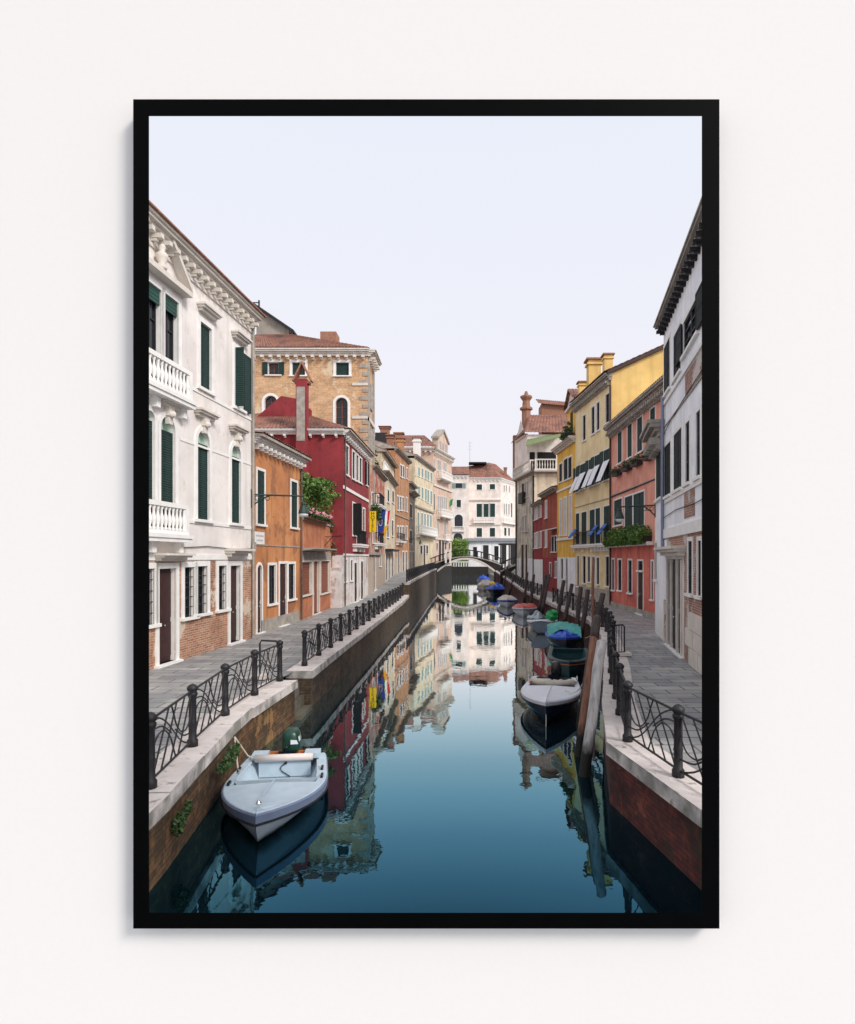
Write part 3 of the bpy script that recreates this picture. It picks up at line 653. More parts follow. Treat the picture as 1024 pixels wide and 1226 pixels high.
# openings, metres along the facade and above the quay: kind, left, right, bottom, top
OPENINGS = {
 'LW': [('blind',8.55,9.28,7.78,10.57), ('blind',7.68,8.38,7.88,10.55), ('closed',10.57,11.30,8.46,10.54), ('swing',13.08,13.67,8.45,10.54), ('arch',8.34,9.09,3.58,7.09), ('arch',7.62,8.05,3.59,7.06), ('arch',10.39,11.17,4.27,7.11), ('arch',12.76,13.52,4.29,7.08), ('door',8.26,9.14,0.05,2.75), ('door',12.67,13.48,0.12,2.78), ('bars',9.61,10.20,1.25,2.77), ('bars',10.39,11.03,1.29,2.79), ('bars',11.79,12.38,1.30,2.79), ('bars',7.71,8.05,1.23,2.76), ],
 'LO': [('closed',0.45,1.21,4.42,6.59), ('closed',4.50,5.37,4.49,6.64), ('archdoor',0.45,0.91,0.04,2.77), ('glass',1.68,2.49,1.11,2.74), ('door',2.98,3.88,0.04,2.79), ('glass',4.13,5.00,1.14,2.77), ],
 'LG': [('roller',0.16,2.30,1.21,2.84), ('rollerdoor',2.73,4.16,0.04,2.86), ('roller',4.60,7.20,1.04,2.87), ],
 'LR': [('glass',0.85,1.76,8.36,10.19), ('glass',3.04,3.98,8.37,10.21), ('glass',4.47,5.34,8.42,10.22), ('glass',5.78,6.70,8.46,10.22), ('swing',3.17,4.26,4.59,6.71), ('glass',4.76,6.24,4.00,6.64), ('glass',7.17,8.07,4.73,6.67), ('glass',0.39,1.15,1.57,2.91), ('glass',2.45,3.17,1.56,2.90), ('door',3.71,4.83,1.16,2.71), ('door',6.31,7.41,1.21,2.79), ('open',8.57,9.26,8.60,10.33), ],
 'LB': [('openframe',2.03,2.86,17.39,18.37), ('closed',3.92,4.93,17.35,18.36), ('closed',7.34,8.36,17.33,18.35), ('archglass',1.73,2.74,14.21,15.76), ('archglass',7.30,8.27,13.26,15.61), ],
 'LH': [('glass',1.73,3.00,7.39,8.28), ('glass',5.34,6.59,7.58,8.53), ('glass',8.01,9.15,7.80,8.73), ('glass',2.45,3.57,4.29,5.53), ('glass',5.85,7.01,4.49,5.69), ('glass',8.34,9.50,4.68,5.94), ('door',3.19,4.34,2.02,3.39), ('glass',7.45,8.57,2.31,3.30), ],
 'LC': [('closed',3.08,4.95,8.81,10.10), ('closed',8.36,10.56,9.23,10.55), ('glass',2.81,4.80,5.16,6.85), ('glass',8.04,10.21,5.49,7.24), ('door',1.45,2.94,1.27,3.46), ('door',4.65,6.15,1.32,3.55), ('door',8.04,10.04,1.38,3.66), ],
 'LN': [('closed',3.73,5.18,13.06,14.51), ('closed',5.60,6.89,13.21,14.65), ('closed',8.69,9.73,13.43,14.82), ('glass',1.58,2.74,8.77,10.44), ('glass',3.53,4.66,8.92,10.56), ('glass',5.39,6.56,9.03,10.68), ('glass',8.34,9.38,9.11,10.89), ('glass',1.58,2.74,5.34,6.81), ('glass',3.53,4.66,5.36,6.91), ('glass',5.39,6.56,5.42,7.00), ('glass',8.34,9.38,5.54,7.15), ('door',2.06,3.23,1.41,3.79), ('door',5.39,6.67,1.59,3.82), ('door',8.00,9.15,1.63,3.85), ],
 'LD': [('closed',-0.87,3.49,8.53,10.44), ('closed',-0.87,3.49,5.00,6.76), ('door',0.33,1.88,1.75,3.88), ('door',3.82,5.51,1.79,3.92), ],
 'LT': [('teal',-0.68,0.50,15.14,16.43), ('teal',2.08,3.33,15.31,16.63), ('teal',4.52,5.84,15.42,16.78), ('teal',7.09,8.48,15.54,16.94), ('teal',8.91,10.36,15.55,16.98), ('teal',11.73,13.25,15.68,17.15), ('teal',-0.68,0.50,12.13,13.65), ('teal',2.08,3.33,12.14,13.79), ('teal',4.52,5.84,12.11,13.89), ('teal',7.09,8.48,12.07,13.99), ('teal',8.91,10.36,11.96,14.00), ('teal',11.49,13.01,11.90,14.08), ('teal',1.61,2.85,6.99,9.82), ('teal',4.22,5.53,7.06,9.91), ('teal',6.46,7.83,7.11,9.96), ('teal',8.69,10.13,7.17,10.01), ('teal',11.15,12.66,7.22,10.07), ('glass',3.73,5.22,3.67,4.92), ('door',6.04,7.40,1.88,5.07), ('glass',8.15,9.68,3.75,5.05), ],
 'LP': [('grey',2.30,3.18,17.86,19.93), ('grey',3.34,4.24,17.91,19.97), ('grey',6.00,6.77,17.98,20.05), ('grey',7.03,7.82,18.00,20.08), ('grey',0.11,0.65,18.00,19.84), ('grey',2.38,3.18,11.05,13.75), ('grey',3.51,4.33,11.13,13.79), ('grey',4.66,5.49,11.21,13.85), ('grey',6.00,6.77,11.31,13.88), ('grey',7.21,8.08,11.40,13.90), ('glass',0.19,0.81,11.11,13.87), ('grey',2.22,3.02,6.99,9.16), ('grey',6.17,7.73,7.08,9.27), ('glass',-0.65,0.11,4.31,5.57), ('glass',1.74,2.46,4.45,5.62), ('door',3.10,4.57,2.34,6.14), ('door',4.99,6.34,2.57,6.19), ('glass',6.86,7.73,4.52,5.74), ('glass',9.33,10.15,4.67,5.80), ],
 'RW': [('closed',10.26,11.56,8.87,10.33), ('open2',7.76,9.84,9.14,10.14), ('closed',12.34,13.65,8.89,10.64), ('closed',12.19,13.49,5.23,7.04), ('closed',10.14,11.51,5.23,7.08), ('deep',8.90,9.51,5.24,7.02), ('deep',7.45,7.98,5.23,6.99), ('door',9.93,12.85,0.08,3.02), ('deep',8.54,9.13,2.03,3.53), ('deep',7.34,7.77,2.04,3.51), ],
 'RL': [('closed',2.53,3.90,5.50,7.17), ('closed',0.64,2.29,5.35,7.14), ('glass',2.13,2.82,2.18,3.65), ('glass',-0.55,0.17,0.65,2.55), ],
 'RP': [('closed',10.15,11.08,8.75,10.60), ('closed',8.07,8.95,8.74,10.61), ('closed',6.17,7.08,8.73,10.57), ('closed',4.08,4.86,8.98,10.56), ('closed',10.14,11.89,5.05,6.59), ('closed',7.96,9.49,4.71,6.56), ('closed',5.85,7.77,4.67,6.55), ('glass',11.93,12.49,1.05,2.96), ('glass',10.23,10.99,1.11,2.94), ('glass',8.10,8.82,1.08,2.92), ('door',6.05,6.99,-0.13,2.28), ('glass',6.08,6.96,2.39,2.89), ('glass',4.37,4.67,0.97,2.88), ],
 'RY': [('glass',5.28,5.98,11.56,13.39), ('glass',3.27,3.94,11.63,13.51), ('glass',2.22,2.82,11.65,13.55), ('glass',0.31,1.00,11.76,13.62), ('awning',6.84,7.81,8.02,9.87), ('awning',5.21,6.66,8.10,9.92), ('awning',3.42,4.56,8.08,9.97), ('awning',2.10,3.30,8.09,10.02), ('awning',0.21,1.41,8.11,10.07), ('closed',6.83,7.82,4.09,6.39), ('closed',5.06,6.30,4.06,6.38), ('closed',3.21,4.35,4.01,6.40), ('closed',2.09,3.05,3.99,6.41), ('closed',0.19,1.36,4.01,6.41), ('glass',6.93,7.42,0.94,3.20), ('glass',5.28,5.97,1.22,3.18), ('glass',4.27,4.84,1.36,3.15), ('door',3.25,3.84,0.84,3.12), ('glass',2.29,2.85,1.28,3.08), ('glass',0.34,0.99,1.24,3.14), ],
 'RG': [('closed',4.05,5.10,9.40,10.91), ('closed',2.24,3.51,9.36,11.05), ('closed',0.98,2.07,9.33,10.97), ('white',4.17,4.91,4.95,7.91), ('white',2.64,3.39,4.92,7.91), ('white',0.98,1.74,4.86,7.89), ('glass',3.75,4.48,1.30,2.98), ('door',2.24,2.81,0.99,2.99), ],
 'RB': [('closed',1.33,2.46,3.61,4.95), ('closed',-0.06,1.09,3.59,4.93), ('white',4.61,5.61,6.81,8.39), ('white',4.61,5.61,4.06,5.56), ('glass',-0.06,0.78,1.38,2.68), ('glass',2.63,3.39,1.45,2.58), ],
 'RD': [('white',4.17,5.29,7.05,8.25), ('white',2.72,3.68,7.04,8.22), ('white',0.68,1.46,7.09,8.14), ('white',4.17,5.29,4.08,5.56), ('white',2.72,3.68,4.06,5.60), ('white',0.68,1.46,4.11,5.60), ],
 'RZ': [('glass',4.26,5.31,9.92,12.06), ('grey',3.25,4.03,10.23,12.03), ('grey',2.40,3.01,10.25,12.02), ('grey',4.26,5.15,6.27,8.09), ('grey',2.94,3.87,6.22,8.11), ('door',4.34,5.56,2.85,4.67), ('door',2.78,3.71,2.75,4.63), ],
 'EV': [('tealopen',5.10,6.69,19.52,20.71), ('closed',5.39,6.40,15.03,16.77), ('archglass',4.89,6.84,10.28,13.32), ('archglass',4.66,6.78,7.44,8.95), ],
 'EW': [('closed',1.92,3.23,19.56,20.90), ('closed',5.11,6.39,19.71,20.96), ('closed',1.92,3.23,12.98,16.19), ('closed',3.62,4.81,12.98,16.19), ('closed',5.17,6.39,12.98,16.25), ('closed',1.92,3.23,8.15,10.30), ('closed',5.11,6.39,8.21,10.33), ],
 'EX': [('grey',1.79,2.71,19.39,20.90), ('grey',3.30,4.16,19.53,21.06), ('grey',5.45,6.33,19.59,21.13), ('grey',1.87,2.71,13.66,16.43), ('grey',3.30,4.24,13.75,16.55), ('grey',5.02,5.98,13.86,16.57), ('closed',7.04,7.93,13.36,16.94), ('closed',2.20,3.73,8.55,10.52), ('closed',5.02,6.15,8.63,10.54), ],
}
# ------------------------------------------------------------------ setting: water, ground, paving, quay walls
WATER = -1.0
LQ1 = [(-3.45, 4.0), (-3.6, 6), (-3.73, 7.97), (-3.9, 9.44), (-4.1, 11.2), (-4.17, 12.5), (-4.04, 15.4)]
LQ2 = [(-3.94, 16.6), (-3.92, 24), (-3.9, 34), (-3.9, 48)]
LQ3 = [(-3.9, 48), (-3.88, 70), (-3.85, 88), (-3.6, 99.5)]
RQ = [(3.53, 4.0), (2.91, 7.42), (2.43, 10.2), (2.99, 13), (4.13, 17.6), (5.5, 24), (6.3, 30), (6.15, 43), (6.0, 55), (5.97, 72), (5.75, 99.5)]
LF = [(-9.6, 3.8), (-9.07, 9), (-7.88, 23.5), (-8.13, 24.3), (-7.75, 30.2), (-7.87, 38.3), (-7.2, 38.4), (-7.07, 48), (-7.2, 51.7), (-7.5, 72), (-6.73, 83), (-6.45, 90), (-4.36, 104)]
RF = [(4.2, 3.8), (5.11, 9), (7.48, 22.6), (8.05, 25.4), (9.75, 27), (9.64, 39.2), (8.85, 47.1), (8.4, 53), (8.1, 60), (7.95, 66), (8.5, 70), (7.17, 78), (7.4, 100)]
def at_y(P, y):
    for (a, b), (c, d) in zip(P, P[1:]):
        if b <= y <= d: return a+(c-a)*(y-b)/(d-b)
    return P[0][0] if y < P[0][1] else P[-1][0]
def zl(y): return 0 if y < 44 else 1.25*(y-44)/31 if y < 75 else 1.25+.85*min(y-75, 25)/25
def zr(y): return 0 if y < 60 else 1.0*min(y-60, 40)/40
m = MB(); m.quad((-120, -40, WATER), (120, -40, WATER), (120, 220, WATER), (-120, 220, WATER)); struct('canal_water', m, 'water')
LEFT = LQ1+LQ2+LQ3[1:]
def paving(Q, Fc, zf, sgn, name, in_=.5):
    ys = sorted({q[1] for q in Q} | {f[1] for f in Fc if 4 <= f[1] <= 99.5} | set(range(44, 100, 4)))
    m = MB()
    for a, b in zip(ys, ys[1:]):
        if a < 4: continue
        qa, qb = at_y(Q, a+.001)-sgn*in_, at_y(Q, b-.001)-sgn*in_; fa, fb = at_y(Fc, a+.001)-sgn*.6, at_y(Fc, b-.001)-sgn*.6
        if (fa-qa)*sgn > 0: fa = qa-sgn*.5
        if (fb-qb)*sgn > 0: fb = qb-sgn*.5
        m.quad((fa, a, zf(a)), (qa, a, zf(a)), (qb, b, zf(b)), (fb, b, zf(b)))
    return struct(name, m, 'paving')
paving(LEFT, LF, zl, 1, 'pavement'); paving(RQ, RF, zr, -1, 'pavement')
m = MB(); m.box(-120, -7.0, 3.9, 106, -2, -.35); m.box(-7.0, -4.3, 3.9, 90, -2, -.3); struct('ground', m, 'asph')
m = MB(); m.box(6.6, 120, 3.9, 138.4, -2, -.35); struct('ground', m, 'asph')
m = MB(); m.box(-120, 120, 138.6, 900, -2, .8); struct('ground', m, 'asph')
def quay(label, Q, bmat, zf, n_out, thick=.19, wid=.72, cop='coping', drop=0, par=0.0, end=None):
    """brick canal wall under a stone coping that follows the bank"""
    r = thing('quay_wall', label, 'quay wall', (Q[0][0], Q[0][1], WATER))
    b = MB(); c = MB(); rng = random.Random(len(Q)*7+int(Q[0][1]))
    f = .06
    P = []
    for (a, b0), (c0, d) in zip(Q, Q[1:]):
        n = max(1, int((d-b0)/1.6))
        for i in range(n): P.append((a+(c0-a)*i/n, b0+(d-b0)*i/n))
    P.append(Q[-1])
    s = n_out
    for (x0, y0), (x1, y1) in zip(P, P[1:]):
        z0, z1 = zf(y0)+par, zf(y1)+par
        j = rng.uniform(-.012, .012); g = .006
        b.hexa(((x0-s*f, y0, -2), (x1-s*f, y1, -2), (x1-s*(f+.45), y1, -2), (x0-s*(f+.45), y0, -2), (x0-s*f, y0, z0-thick), (x1-s*f, y1, z1-thick), (x1-s*(f+.45), y1, z1-thick), (x0-s*(f+.45), y0, z0-thick)))
        y0b, y1b = y0+g, y1-g; g = .01
        j2 = rng.uniform(-.015, .015)
        c.hexa(((x0+j2, y0b, z0-thick+.002), (x1+j2, y1b, z1-thick+.002), (x1-s*wid, y1b, z1-thick+.002), (x0-s*wid, y0b, z0-thick+.002), (x0+j2, y0b, z0+.02+j), (x1+j2, y1b, z1+.02+j), (x1-s*wid, y1b, z1+.012+j), (x0-s*wid, y0b, z0+.012+j)))
    b.build('brick_face', bmat, r); c.build('coping', cop, r)
    return r
quay('near left quay wall of mossy ochre brick and pale coping by the blue boat', LQ1, 'quay_brick_l', zl, 1)
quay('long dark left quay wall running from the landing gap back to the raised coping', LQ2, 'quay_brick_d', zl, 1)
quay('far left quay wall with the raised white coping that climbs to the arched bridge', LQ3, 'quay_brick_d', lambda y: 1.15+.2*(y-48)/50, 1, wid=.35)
quay('right quay wall of mossy red brick and pale coping behind the leaning mooring posts', RQ, 'quay_brick_r', zr, -1)
# landing gap in the left bank
r = thing('landing_steps', 'stone landing steps down to the water in the gap of the left quay', 'steps', (-4.6, 16, WATER))
for i in range(4):
    m = MB(); m.box(-5.0+i*.28, -4.72+i*.28 if i < 3 else -3.95, 15.43, 16.58, -1.4, -.08-i*.27); m.build('step', 'mossy_stone', r)

# ------------------------------------------------------------------ picture frame and gallery wall (nearest things)
WY, FY = 3.6, 3.5
def px(x, y, d): return ((x-550)/740*d, EYE-(y-668)/740*d)
ox0, oz1 = px(159, 118, FY); ox1, oz0 = px(862, 1112.5, FY)
ix0, iz1 = px(178.5, 139, FY); ix1, iz0 = px(840.5, 1093, FY)
m = MB(); W0, W1, Z0, Z1, h = -4.6, 4.2, -1.2, 6.95, .012
def ring(m, O, I, y):                             # flat ring between two rectangles
    (a, b, c, d), (e, f, g, i) = O, I
    for q in (((a, c), (b, c), (f, g), (e, g)), ((b, c), (b, d), (f, i), (f, g)), ((b, d), (a, d), (e, i), (f, i)), ((a, d), (a, c), (e, g), (e, i))):
        m.poly([(x, y, z) for x, z in q])
bx0, bz1 = px(176, 137, WY); bx1, bz0 = px(842.5, 1095.5, WY)
wo = (W0, W1, Z0, Z1); wi = (ox0+.004, ox1-.004, oz0+.004, oz1-.004)
ring(m, wo, wi, WY); ring(m, wo, wi, WY+h)
for (a, b, c, d) in (wo, wi):
    for p, q in (((a, c), (b, c)), ((b, c), (b, d)), ((b, d), (a, d)), ((a, d), (a, c))):
        m.quad((p[0], WY, p[1]), (q[0], WY, q[1]), (q[0], WY+h, q[1]), (p[0], WY+h, p[1]))
struct('wall', m, 'wall_paint')
# frame: four mitred mouldings, splayed behind so that only the front lip shows
fr = thing('picture_frame', 'thin black rectangular picture frame on the white wall around the canal view', 'picture frame', ((ox0+ox1)/2, WY, oz0))
F_ = [(ox0, oz0), (ox1, oz0), (ox1, oz1), (ox0, oz1)]; I_ = [(ix0, iz0), (ix1, iz0), (ix1, iz1), (ix0, iz1)]
B_ = [(bx0, bz0), (bx1, bz0), (bx1, bz1), (bx0, bz1)]
c = .004; Fo = [(ox0+c, oz0+c), (ox1-c, oz0+c), (ox1-c, oz1-c), (ox0+c, oz1-c)]
for i, nm in enumerate(('bottom_rail', 'side_rail', 'top_rail', 'side_rail')):
    j = (i+1) % 4; m = MB(); v3 = lambda p, y: (p[0], y, p[1])
    m.quad(v3(Fo[i], FY), v3(Fo[j], FY), v3(I_[j], FY), v3(I_[i], FY)); m.quad(v3(F_[i], FY+c), v3(F_[j], FY+c), v3(Fo[j], FY), v3(Fo[i], FY))
    m.quad(v3(F_[i], WY-.001), v3(F_[j], WY-.001), v3(F_[j], FY+c), v3(F_[i], FY+c)); m.quad(v3(I_[i], FY), v3(I_[j], FY), v3(B_[j], WY-.001), v3(B_[i], WY-.001))
    m.quad(v3(B_[i], WY-.001), v3(B_[j], WY-.001), v3(F_[j], WY-.001), v3(F_[i], WY-.001))
    m.build(nm, 'frame_black', fr)

# ------------------------------------------------------------------ left bank houses
S_W = dict(tw=.16, td=.04, trim='stone_w', rev=.16, sash='wood_k')
root, F = house('palazzo', 'large white palazzo with two balustraded balconies and a brick foot, nearest on the left', 'LW', 11.92, 'white_pl', 12, 'palazzo', low=(2.95, 'brick_l'), sty=S_W, zlo=.06, extra=[('closed', u, u+.75, 8.46, 10.54) for u in (1.2, 3.2, 5.2)]+[('arch', u, u+.8, 4.3, 7.1) for u in (1.2, 3.2, 5.2)]+[('bars', u, u+.62, 1.28, 2.78) for u in (.9, 3.0, 5.9)]+[('door', 4.4, 5.3, .06, 2.76)])
cornice(root, F, 11.9, .34, .42, 'stone', brackets=.42, bw=.14, bh=.2)
band(root, F, 11.56, .1, .05); band(root, F, 8.24, .09, .03, 'stone_w', 9.4); band(root, F, 6.55, .07, .02, 'stone_w', 9.4); band(root, F, 4.12, .1, .03, 'stone_w', 9.2); band(root, F, 2.99, .16, .05, 'stone_w')
hood(root, F, 10.4, 11.5, 10.85); hood(root, F, 12.8, 13.9, 10.85)
hood(root, F, 10.2, 11.35, 7.5, key=True); hood(root, F, 12.6, 13.7, 7.5, key=True); hood(root, F, 8.2, 9.2, 7.35, key=True)
hood(root, F, 8.0, 9.5, 2.98, .42, .2); hood(root, F, 12.3, 13.75, 3.1, .45, .28)
balcony(root, F, 6.4, 9.5, 7.7, .34, .88, .19); balcony(root, F, 6.2, 9.3, 3.72, .34, .88, .19)
m = MB(); F.box(m, 6.3, 9.6, 10.85, 11.0, .002, .3)          # broken pediment over the paired windows
for s, a, b in ((1, 9.6, 8.55), (-1, 6.3, 7.35)):
    P = F.P; w = .16
    m.hexa((P(a, 11.0, .3), P(b, 11.95, .3), P(b, 11.95, .002), P(a, 11.0, .002), P(a, 11.0+w, .3), P(b, 11.95+w, .3), P(b, 11.95+w, .002), P(a, 11.0+w, .002)))
m.build('pediment', 'stone', root)
m = MB(); c = F.P(8.1, 11.0, .2); m.lathe(c, ((.12, 0), (.15, .08), (.09, .18), (.16, .32), (.17, .42), (.07, .5), (.1, .6), (.09, .68), (.02, .73)), 8); m.smooth = True; m.build('carved_bust', 'stone', root)
pipe(root, F, 14.45, .1, 11.9, .05, 'stone_d'); cable(root, F, [(9.3, 3.35), (11, 3.42), (13, 3.36), (14.4, 3.4)])
m = MB(); F.box(m, 14.5, 14.62, 3.3, 3.65, .02, .14); m.build('meter_box', 'stone_d', root)
m = MB(); F.box(m, -.2, F.L+.2, 12.245, 12.29, -2, .5); m.build('roof_edge', 'terracotta', root)

S_O = dict(tw=.11, td=.03, trim='stone_w', rev=.08, sash='wood_k')
root, F = house('house', 'low orange house with white dentils and green shutters between the white palazzo and the terrace', 'LO', 7.6, 'orange', 9, sty=S_O, zlo=.04)
cornice(root, F, 7.58, .3, .42, 'stone_w', brackets=.46, bw=.13, bh=.2)
roof(root, F, 7.9, 9, 1.0, .5, .9)
band(root, F, 3.55, .05, .03, 'stone_d'); pipe(root, F, F.L-.12, .05, 7.4, .045, 'grime')
m = MB(); F.box(m, .9, 5.6, .0, .5, .002, .03); m.build('stone_foot', 'stone_d', root)

root, F = house('terrace_building', 'one-storey orange building with brown roller shutters and a planted roof terrace', 'LG', 4.95, 'terrace', 7, 'building', sty=dict(tw=.14, td=.05, trim='stone', rev=.12), zlo=.04)
band(root, F, 4.95, .1, .06, 'stone_d'); band(root, F, 2.95, .42, .06, 'stone_d', .1, 7.4)
m = MB(); P = F.P; m.hexa((P(.0, 3.40, .0), P(5.6, 3.40, .0), P(5.6, 3.5, .75), P(.0, 3.5, .75), P(.0, 3.52, .0), P(5.6, 3.52, .0), P(5.6, 3.56, .75), P(.0, 3.56, .75))); m.build('canopy', 'stone_d', root)
for a, b in ((.16, 2.30), (4.6, 7.2)): m = MB(); F.box(m, a, b, .1, 1.0, .002, .03); m.build('stall_riser', 'terrace', root)
m = MB()
m.tube((P(5.7, 3.75, .02), P(5.7, 4.3, .5), P(5.7, 4.35, 1.0)), .02, 5); m.tube((P(5.7, 4.3, .02), P(5.7, 4.3, 1.1)), .015, 5)
for k in range(3): m.tube([P(5.7, 4.1+.15*math.sin(t_*.7), .2+.25*k+.12*math.cos(t_*.7)) for t_ in range(8)], .012, 4)
m.build('sign_bracket', 'iron', root)

S_R = dict(tw=.13, td=.03, trim='stone_w', rev=.07, shutter='shutter_k', sash='wood_k')
root, F = house('house', 'tall crimson house with a tiled hip roof and white window frames behind the planted terrace', 'LR', 10.7, 'red', 9.5, low=(3.25, 'red_low'), sty=S_R, zlo=.05)
FR = Fac((-16.7, 38.28), (-7.2, 38.28))
m = MB(); FR.wall(m, 3.25, 10.7, [], .1); m.build('side_wall', 'red', root)
cornice(root, F, 10.68, .3, .4, 'stone_w', brackets=.62, bw=.13, bh=.2)
cornice(root, FR, 10.68, .3, .4, 'stone_w', brackets=.75, bw=.13, u1=9.5, bh=.2)
roof(root, F, 11.0, 9.5, 2.3, .5, .5, hip=(4.2, 3))
band(root, F, 7.35, .2, .06, 'stone_w'); band(root, F, 3.2, .12, .06, 'stone_w')
pipe(root, F, .25, .05, 10.6, .05, 'grime')
m = MB(); m.box(-9.98, -9.32, 37.72, 38.27, 5.1, 14.0); ch = m.build('chimney', 'red', root)
m = MB(); m.box(-9.93, -9.42, 37.70, 37.718, 10.2, 13.5); m.build('bare_render_patch', 'stone_d', ch)
m = MB(); m.box(-10.1, -9.2, 37.85, 38.37, 13.75, 13.9)
for s in (-1, 1): m.hexa(((-9.65+s*.5, 37.8, 13.9), (-9.65+s*.6, 37.8, 13.92), (-9.65+s*.6, 38.4, 13.92), (-9.65+s*.5, 38.4, 13.9), (-9.65, 37.8, 14.95), (-9.65+s*.02, 37.8, 15.1), (-9.65+s*.02, 38.4, 15.1), (-9.65, 38.4, 14.95)))
m.build('chimney_hood', 'terracotta', ch)
m = MB(); a = 40.6
for d_ in (0, .3): m.poly([(-15.2, a+d_, 10.9), (-9.75, a+d_, 10.9), (-9.75, a+d_, 12.8), (-10.6, a+d_, 13.5), (-11.7, a+d_, 13.7), (-13.46, a+d_, 12.2), (-15.2, a+d_, 11.3)])
T_ = [(-9.75, 10.9), (-9.75, 12.8), (-10.6, 13.5), (-11.7, 13.7), (-13.46, 12.2), (-15.2, 11.3)]
for (x0, z0), (x1, z1) in zip(T_, T_[1:]): m.quad((x0, a, z0), (x1, a, z1), (x1, a+.3, z1), (x0, a+.3, z0))
m.build('roof_gable_wall', 'red', root)
balcony(root, F, 3.2, 6.6, 4.0, .45, .95, .14, iron=True)
m = MB(); m.box(-7.95, -7.25, 37.75, 38.27, 0, 2.45); m.build('buttress', 'red_low', root)

root, F = house('brick_palazzo', 'tall buff brick building with arched windows rising behind the crimson house', 'LB', 18.85, 'brick_y', 3.1, 'building', sty=dict(tw=.2, td=.05, trim='stone_w', rev=.25, sash='wood_b'), ops=None)
cornice(root, F, 18.85, .5, .5, 'stone', brackets=.62, bw=.24, bh=.3)
for z in (16.55, 13.95, 11.6): m = MB(); F.box(m, 8.6, F.L+.02, z, z+.2, .003, .07); m.build('string_course', 'stone', root)
for k in range(12): m = MB(); F.box(m, F.L-.4-(k % 2)*.25, F.L+.03, 11+k*.63, 11.3+k*.63, .003, .04); m.build('quoin', 'stone_d', root)
FS = Fac((-7.17, 48.4), (-7.17, 51.6))
cornice(root, FS, 18.85, .5, .7, 'stone', brackets=.6, bw=.24, bh=.3)
m = MB(); FS.box(m, 0, 3.2, 13.8, 14.1, .003, .15); m.build('string_course', 'stone', root)
for a, b in ((0, .5), (2.6, 3.2)): m = MB(); FS.box(m, a, b, 0, 18.5, .003, .12); m.build('pilaster', 'stone_d', root)
for z in (15, 11.5): m = MB(); FS.box(m, 1.0, 2.2, z, z+2, .003, .1); m.build('window', 'stone_d', root)
ro = roof(root, F, 19.35, 3.4, 2.3, .45, .95, hip=(0, 6.8))
m = MB(); m.box(-11.3, -10.0, 50.2, 51.6, 19.6, 21.45); m.build('dormer', 'terracotta', root)
m = MB(); m.poly([(-17.4, 53, 19.5), (-14.6, 53, 19.5), (-14.6, 53, 22.6), (-17.4, 53, 24.5)]); m.quad((-14.6, 53, 19.5), (-14.6, 58, 19.5), (-14.6, 58, 22.5), (-14.6, 53, 22.5))
m.build('penthouse_wall', 'gable', root)
m = MB()
for (x0, z0), (x1, z1) in (((-17.6, 24.65), (-14.1, 22.28)),): m.hexa(((x0, 52.6, z0), (x1, 52.6, z1), (x1, 58, z1), (x0, 58, z0), (x0, 52.6, z0+.2), (x1, 52.6, z1+.2), (x1, 58, z1+.2), (x0, 58, z0+.2)))
m.build('penthouse_roof', 'wood_k', root)
m = MB(); m.tube(((-17.15, 52.9, 23.5), (-17.15, 52.9, 25.1)), .08, 5); m.tube(((-17.9, 52.9, 24.9), (-17.15, 52.9, 24.9)), .05, 5); m.build('pipe_vent', 'iron', root)

S_F = dict(tw=.14, td=.04, trim='stone_w', rev=.07, sash='wood_k')
root, F = house('guesthouse', 'rust red and orange house hung with three flags beyond the brick building', 'LH', 10.45, 'hotel', .6, 'house', sty=S_F, zlo=.4)
cornice(root, F, 10.43, .25, .35, 'stone_d', u0=2.5); m = MB(); m.box(-15, -7.4, 52.2, 59.8, -.3, 10.4); m.build('rear_wall', 'hotel', root); FZ = Fac((-7.2, 52.0), (-7.25, 60)); roof(root, FZ, 10.7, 9, 1.6, .4)
balcony(root, F, 1.8, 5.5, 7.4, .7, .9, .15, iron=True); balcony(root, F, 3.5, 6.9, 4.3, .5, .9, .15, iron=True)
m = MB(); F.box(m, .1, 8.2, 3.3, 3.5, .003, .2); m.build('shop_canopy', 'stone_d', root)
root, F = house('house', 'narrow cream house with a roof room between the flags and the ochre house', 'LC', 11.3, 'cream', 9, sty=S_F, zlo=.75)
cornice(root, F, 11.28, .3, .5, 'stone_d')
m = MB(); m.box(-13, -7.55, 60.3, 71.6, 11.6, 13.5); m.build('roof_room', 'cream', root)
m = MB(); m.box(-9.6, -8.3, 60.25, 60.298, 12.3, 13.2); m.build('roof_room_window', 'wood_b', root)
balcony(root, F, .2, 5.0, 11.58, .02, 1.0, .3, brackets=False, ends=False)
FZ = Fac((-7.55, 60.3), (-7.55, 71.6)); roof(root, FZ, 13.5, 6, 1.4, .5)
m = MB(); F.box(m, 1, 9, 3.75, 3.95, .003, .8); m.build('canopy', 'wood_k', root)
root, F = house('house', 'tall ochre house with brown shutters half way along the left bank', 'LN', 15.6, 'orange2', 9, sty=dict(S_F, shutter='wood_b'), zlo=1.2)
cornice(root, F, 15.58, .3, .45, 'stone_d'); ro = roof(root, F, 15.9, 9, 1.5, .4)
chimney(ro, (-8.2, 73.6, 15.4), .8, .8, 2.3, 'terracotta'); chimney(ro, (-7.5, 79, 15.5), .85, .8, 2.9, 'orange2')
band(root, F, 8.1, .15, .1, 'stone_d'); balcony(root, F, .8, 5.0, 5.1, .5, .9, .2, iron=True)
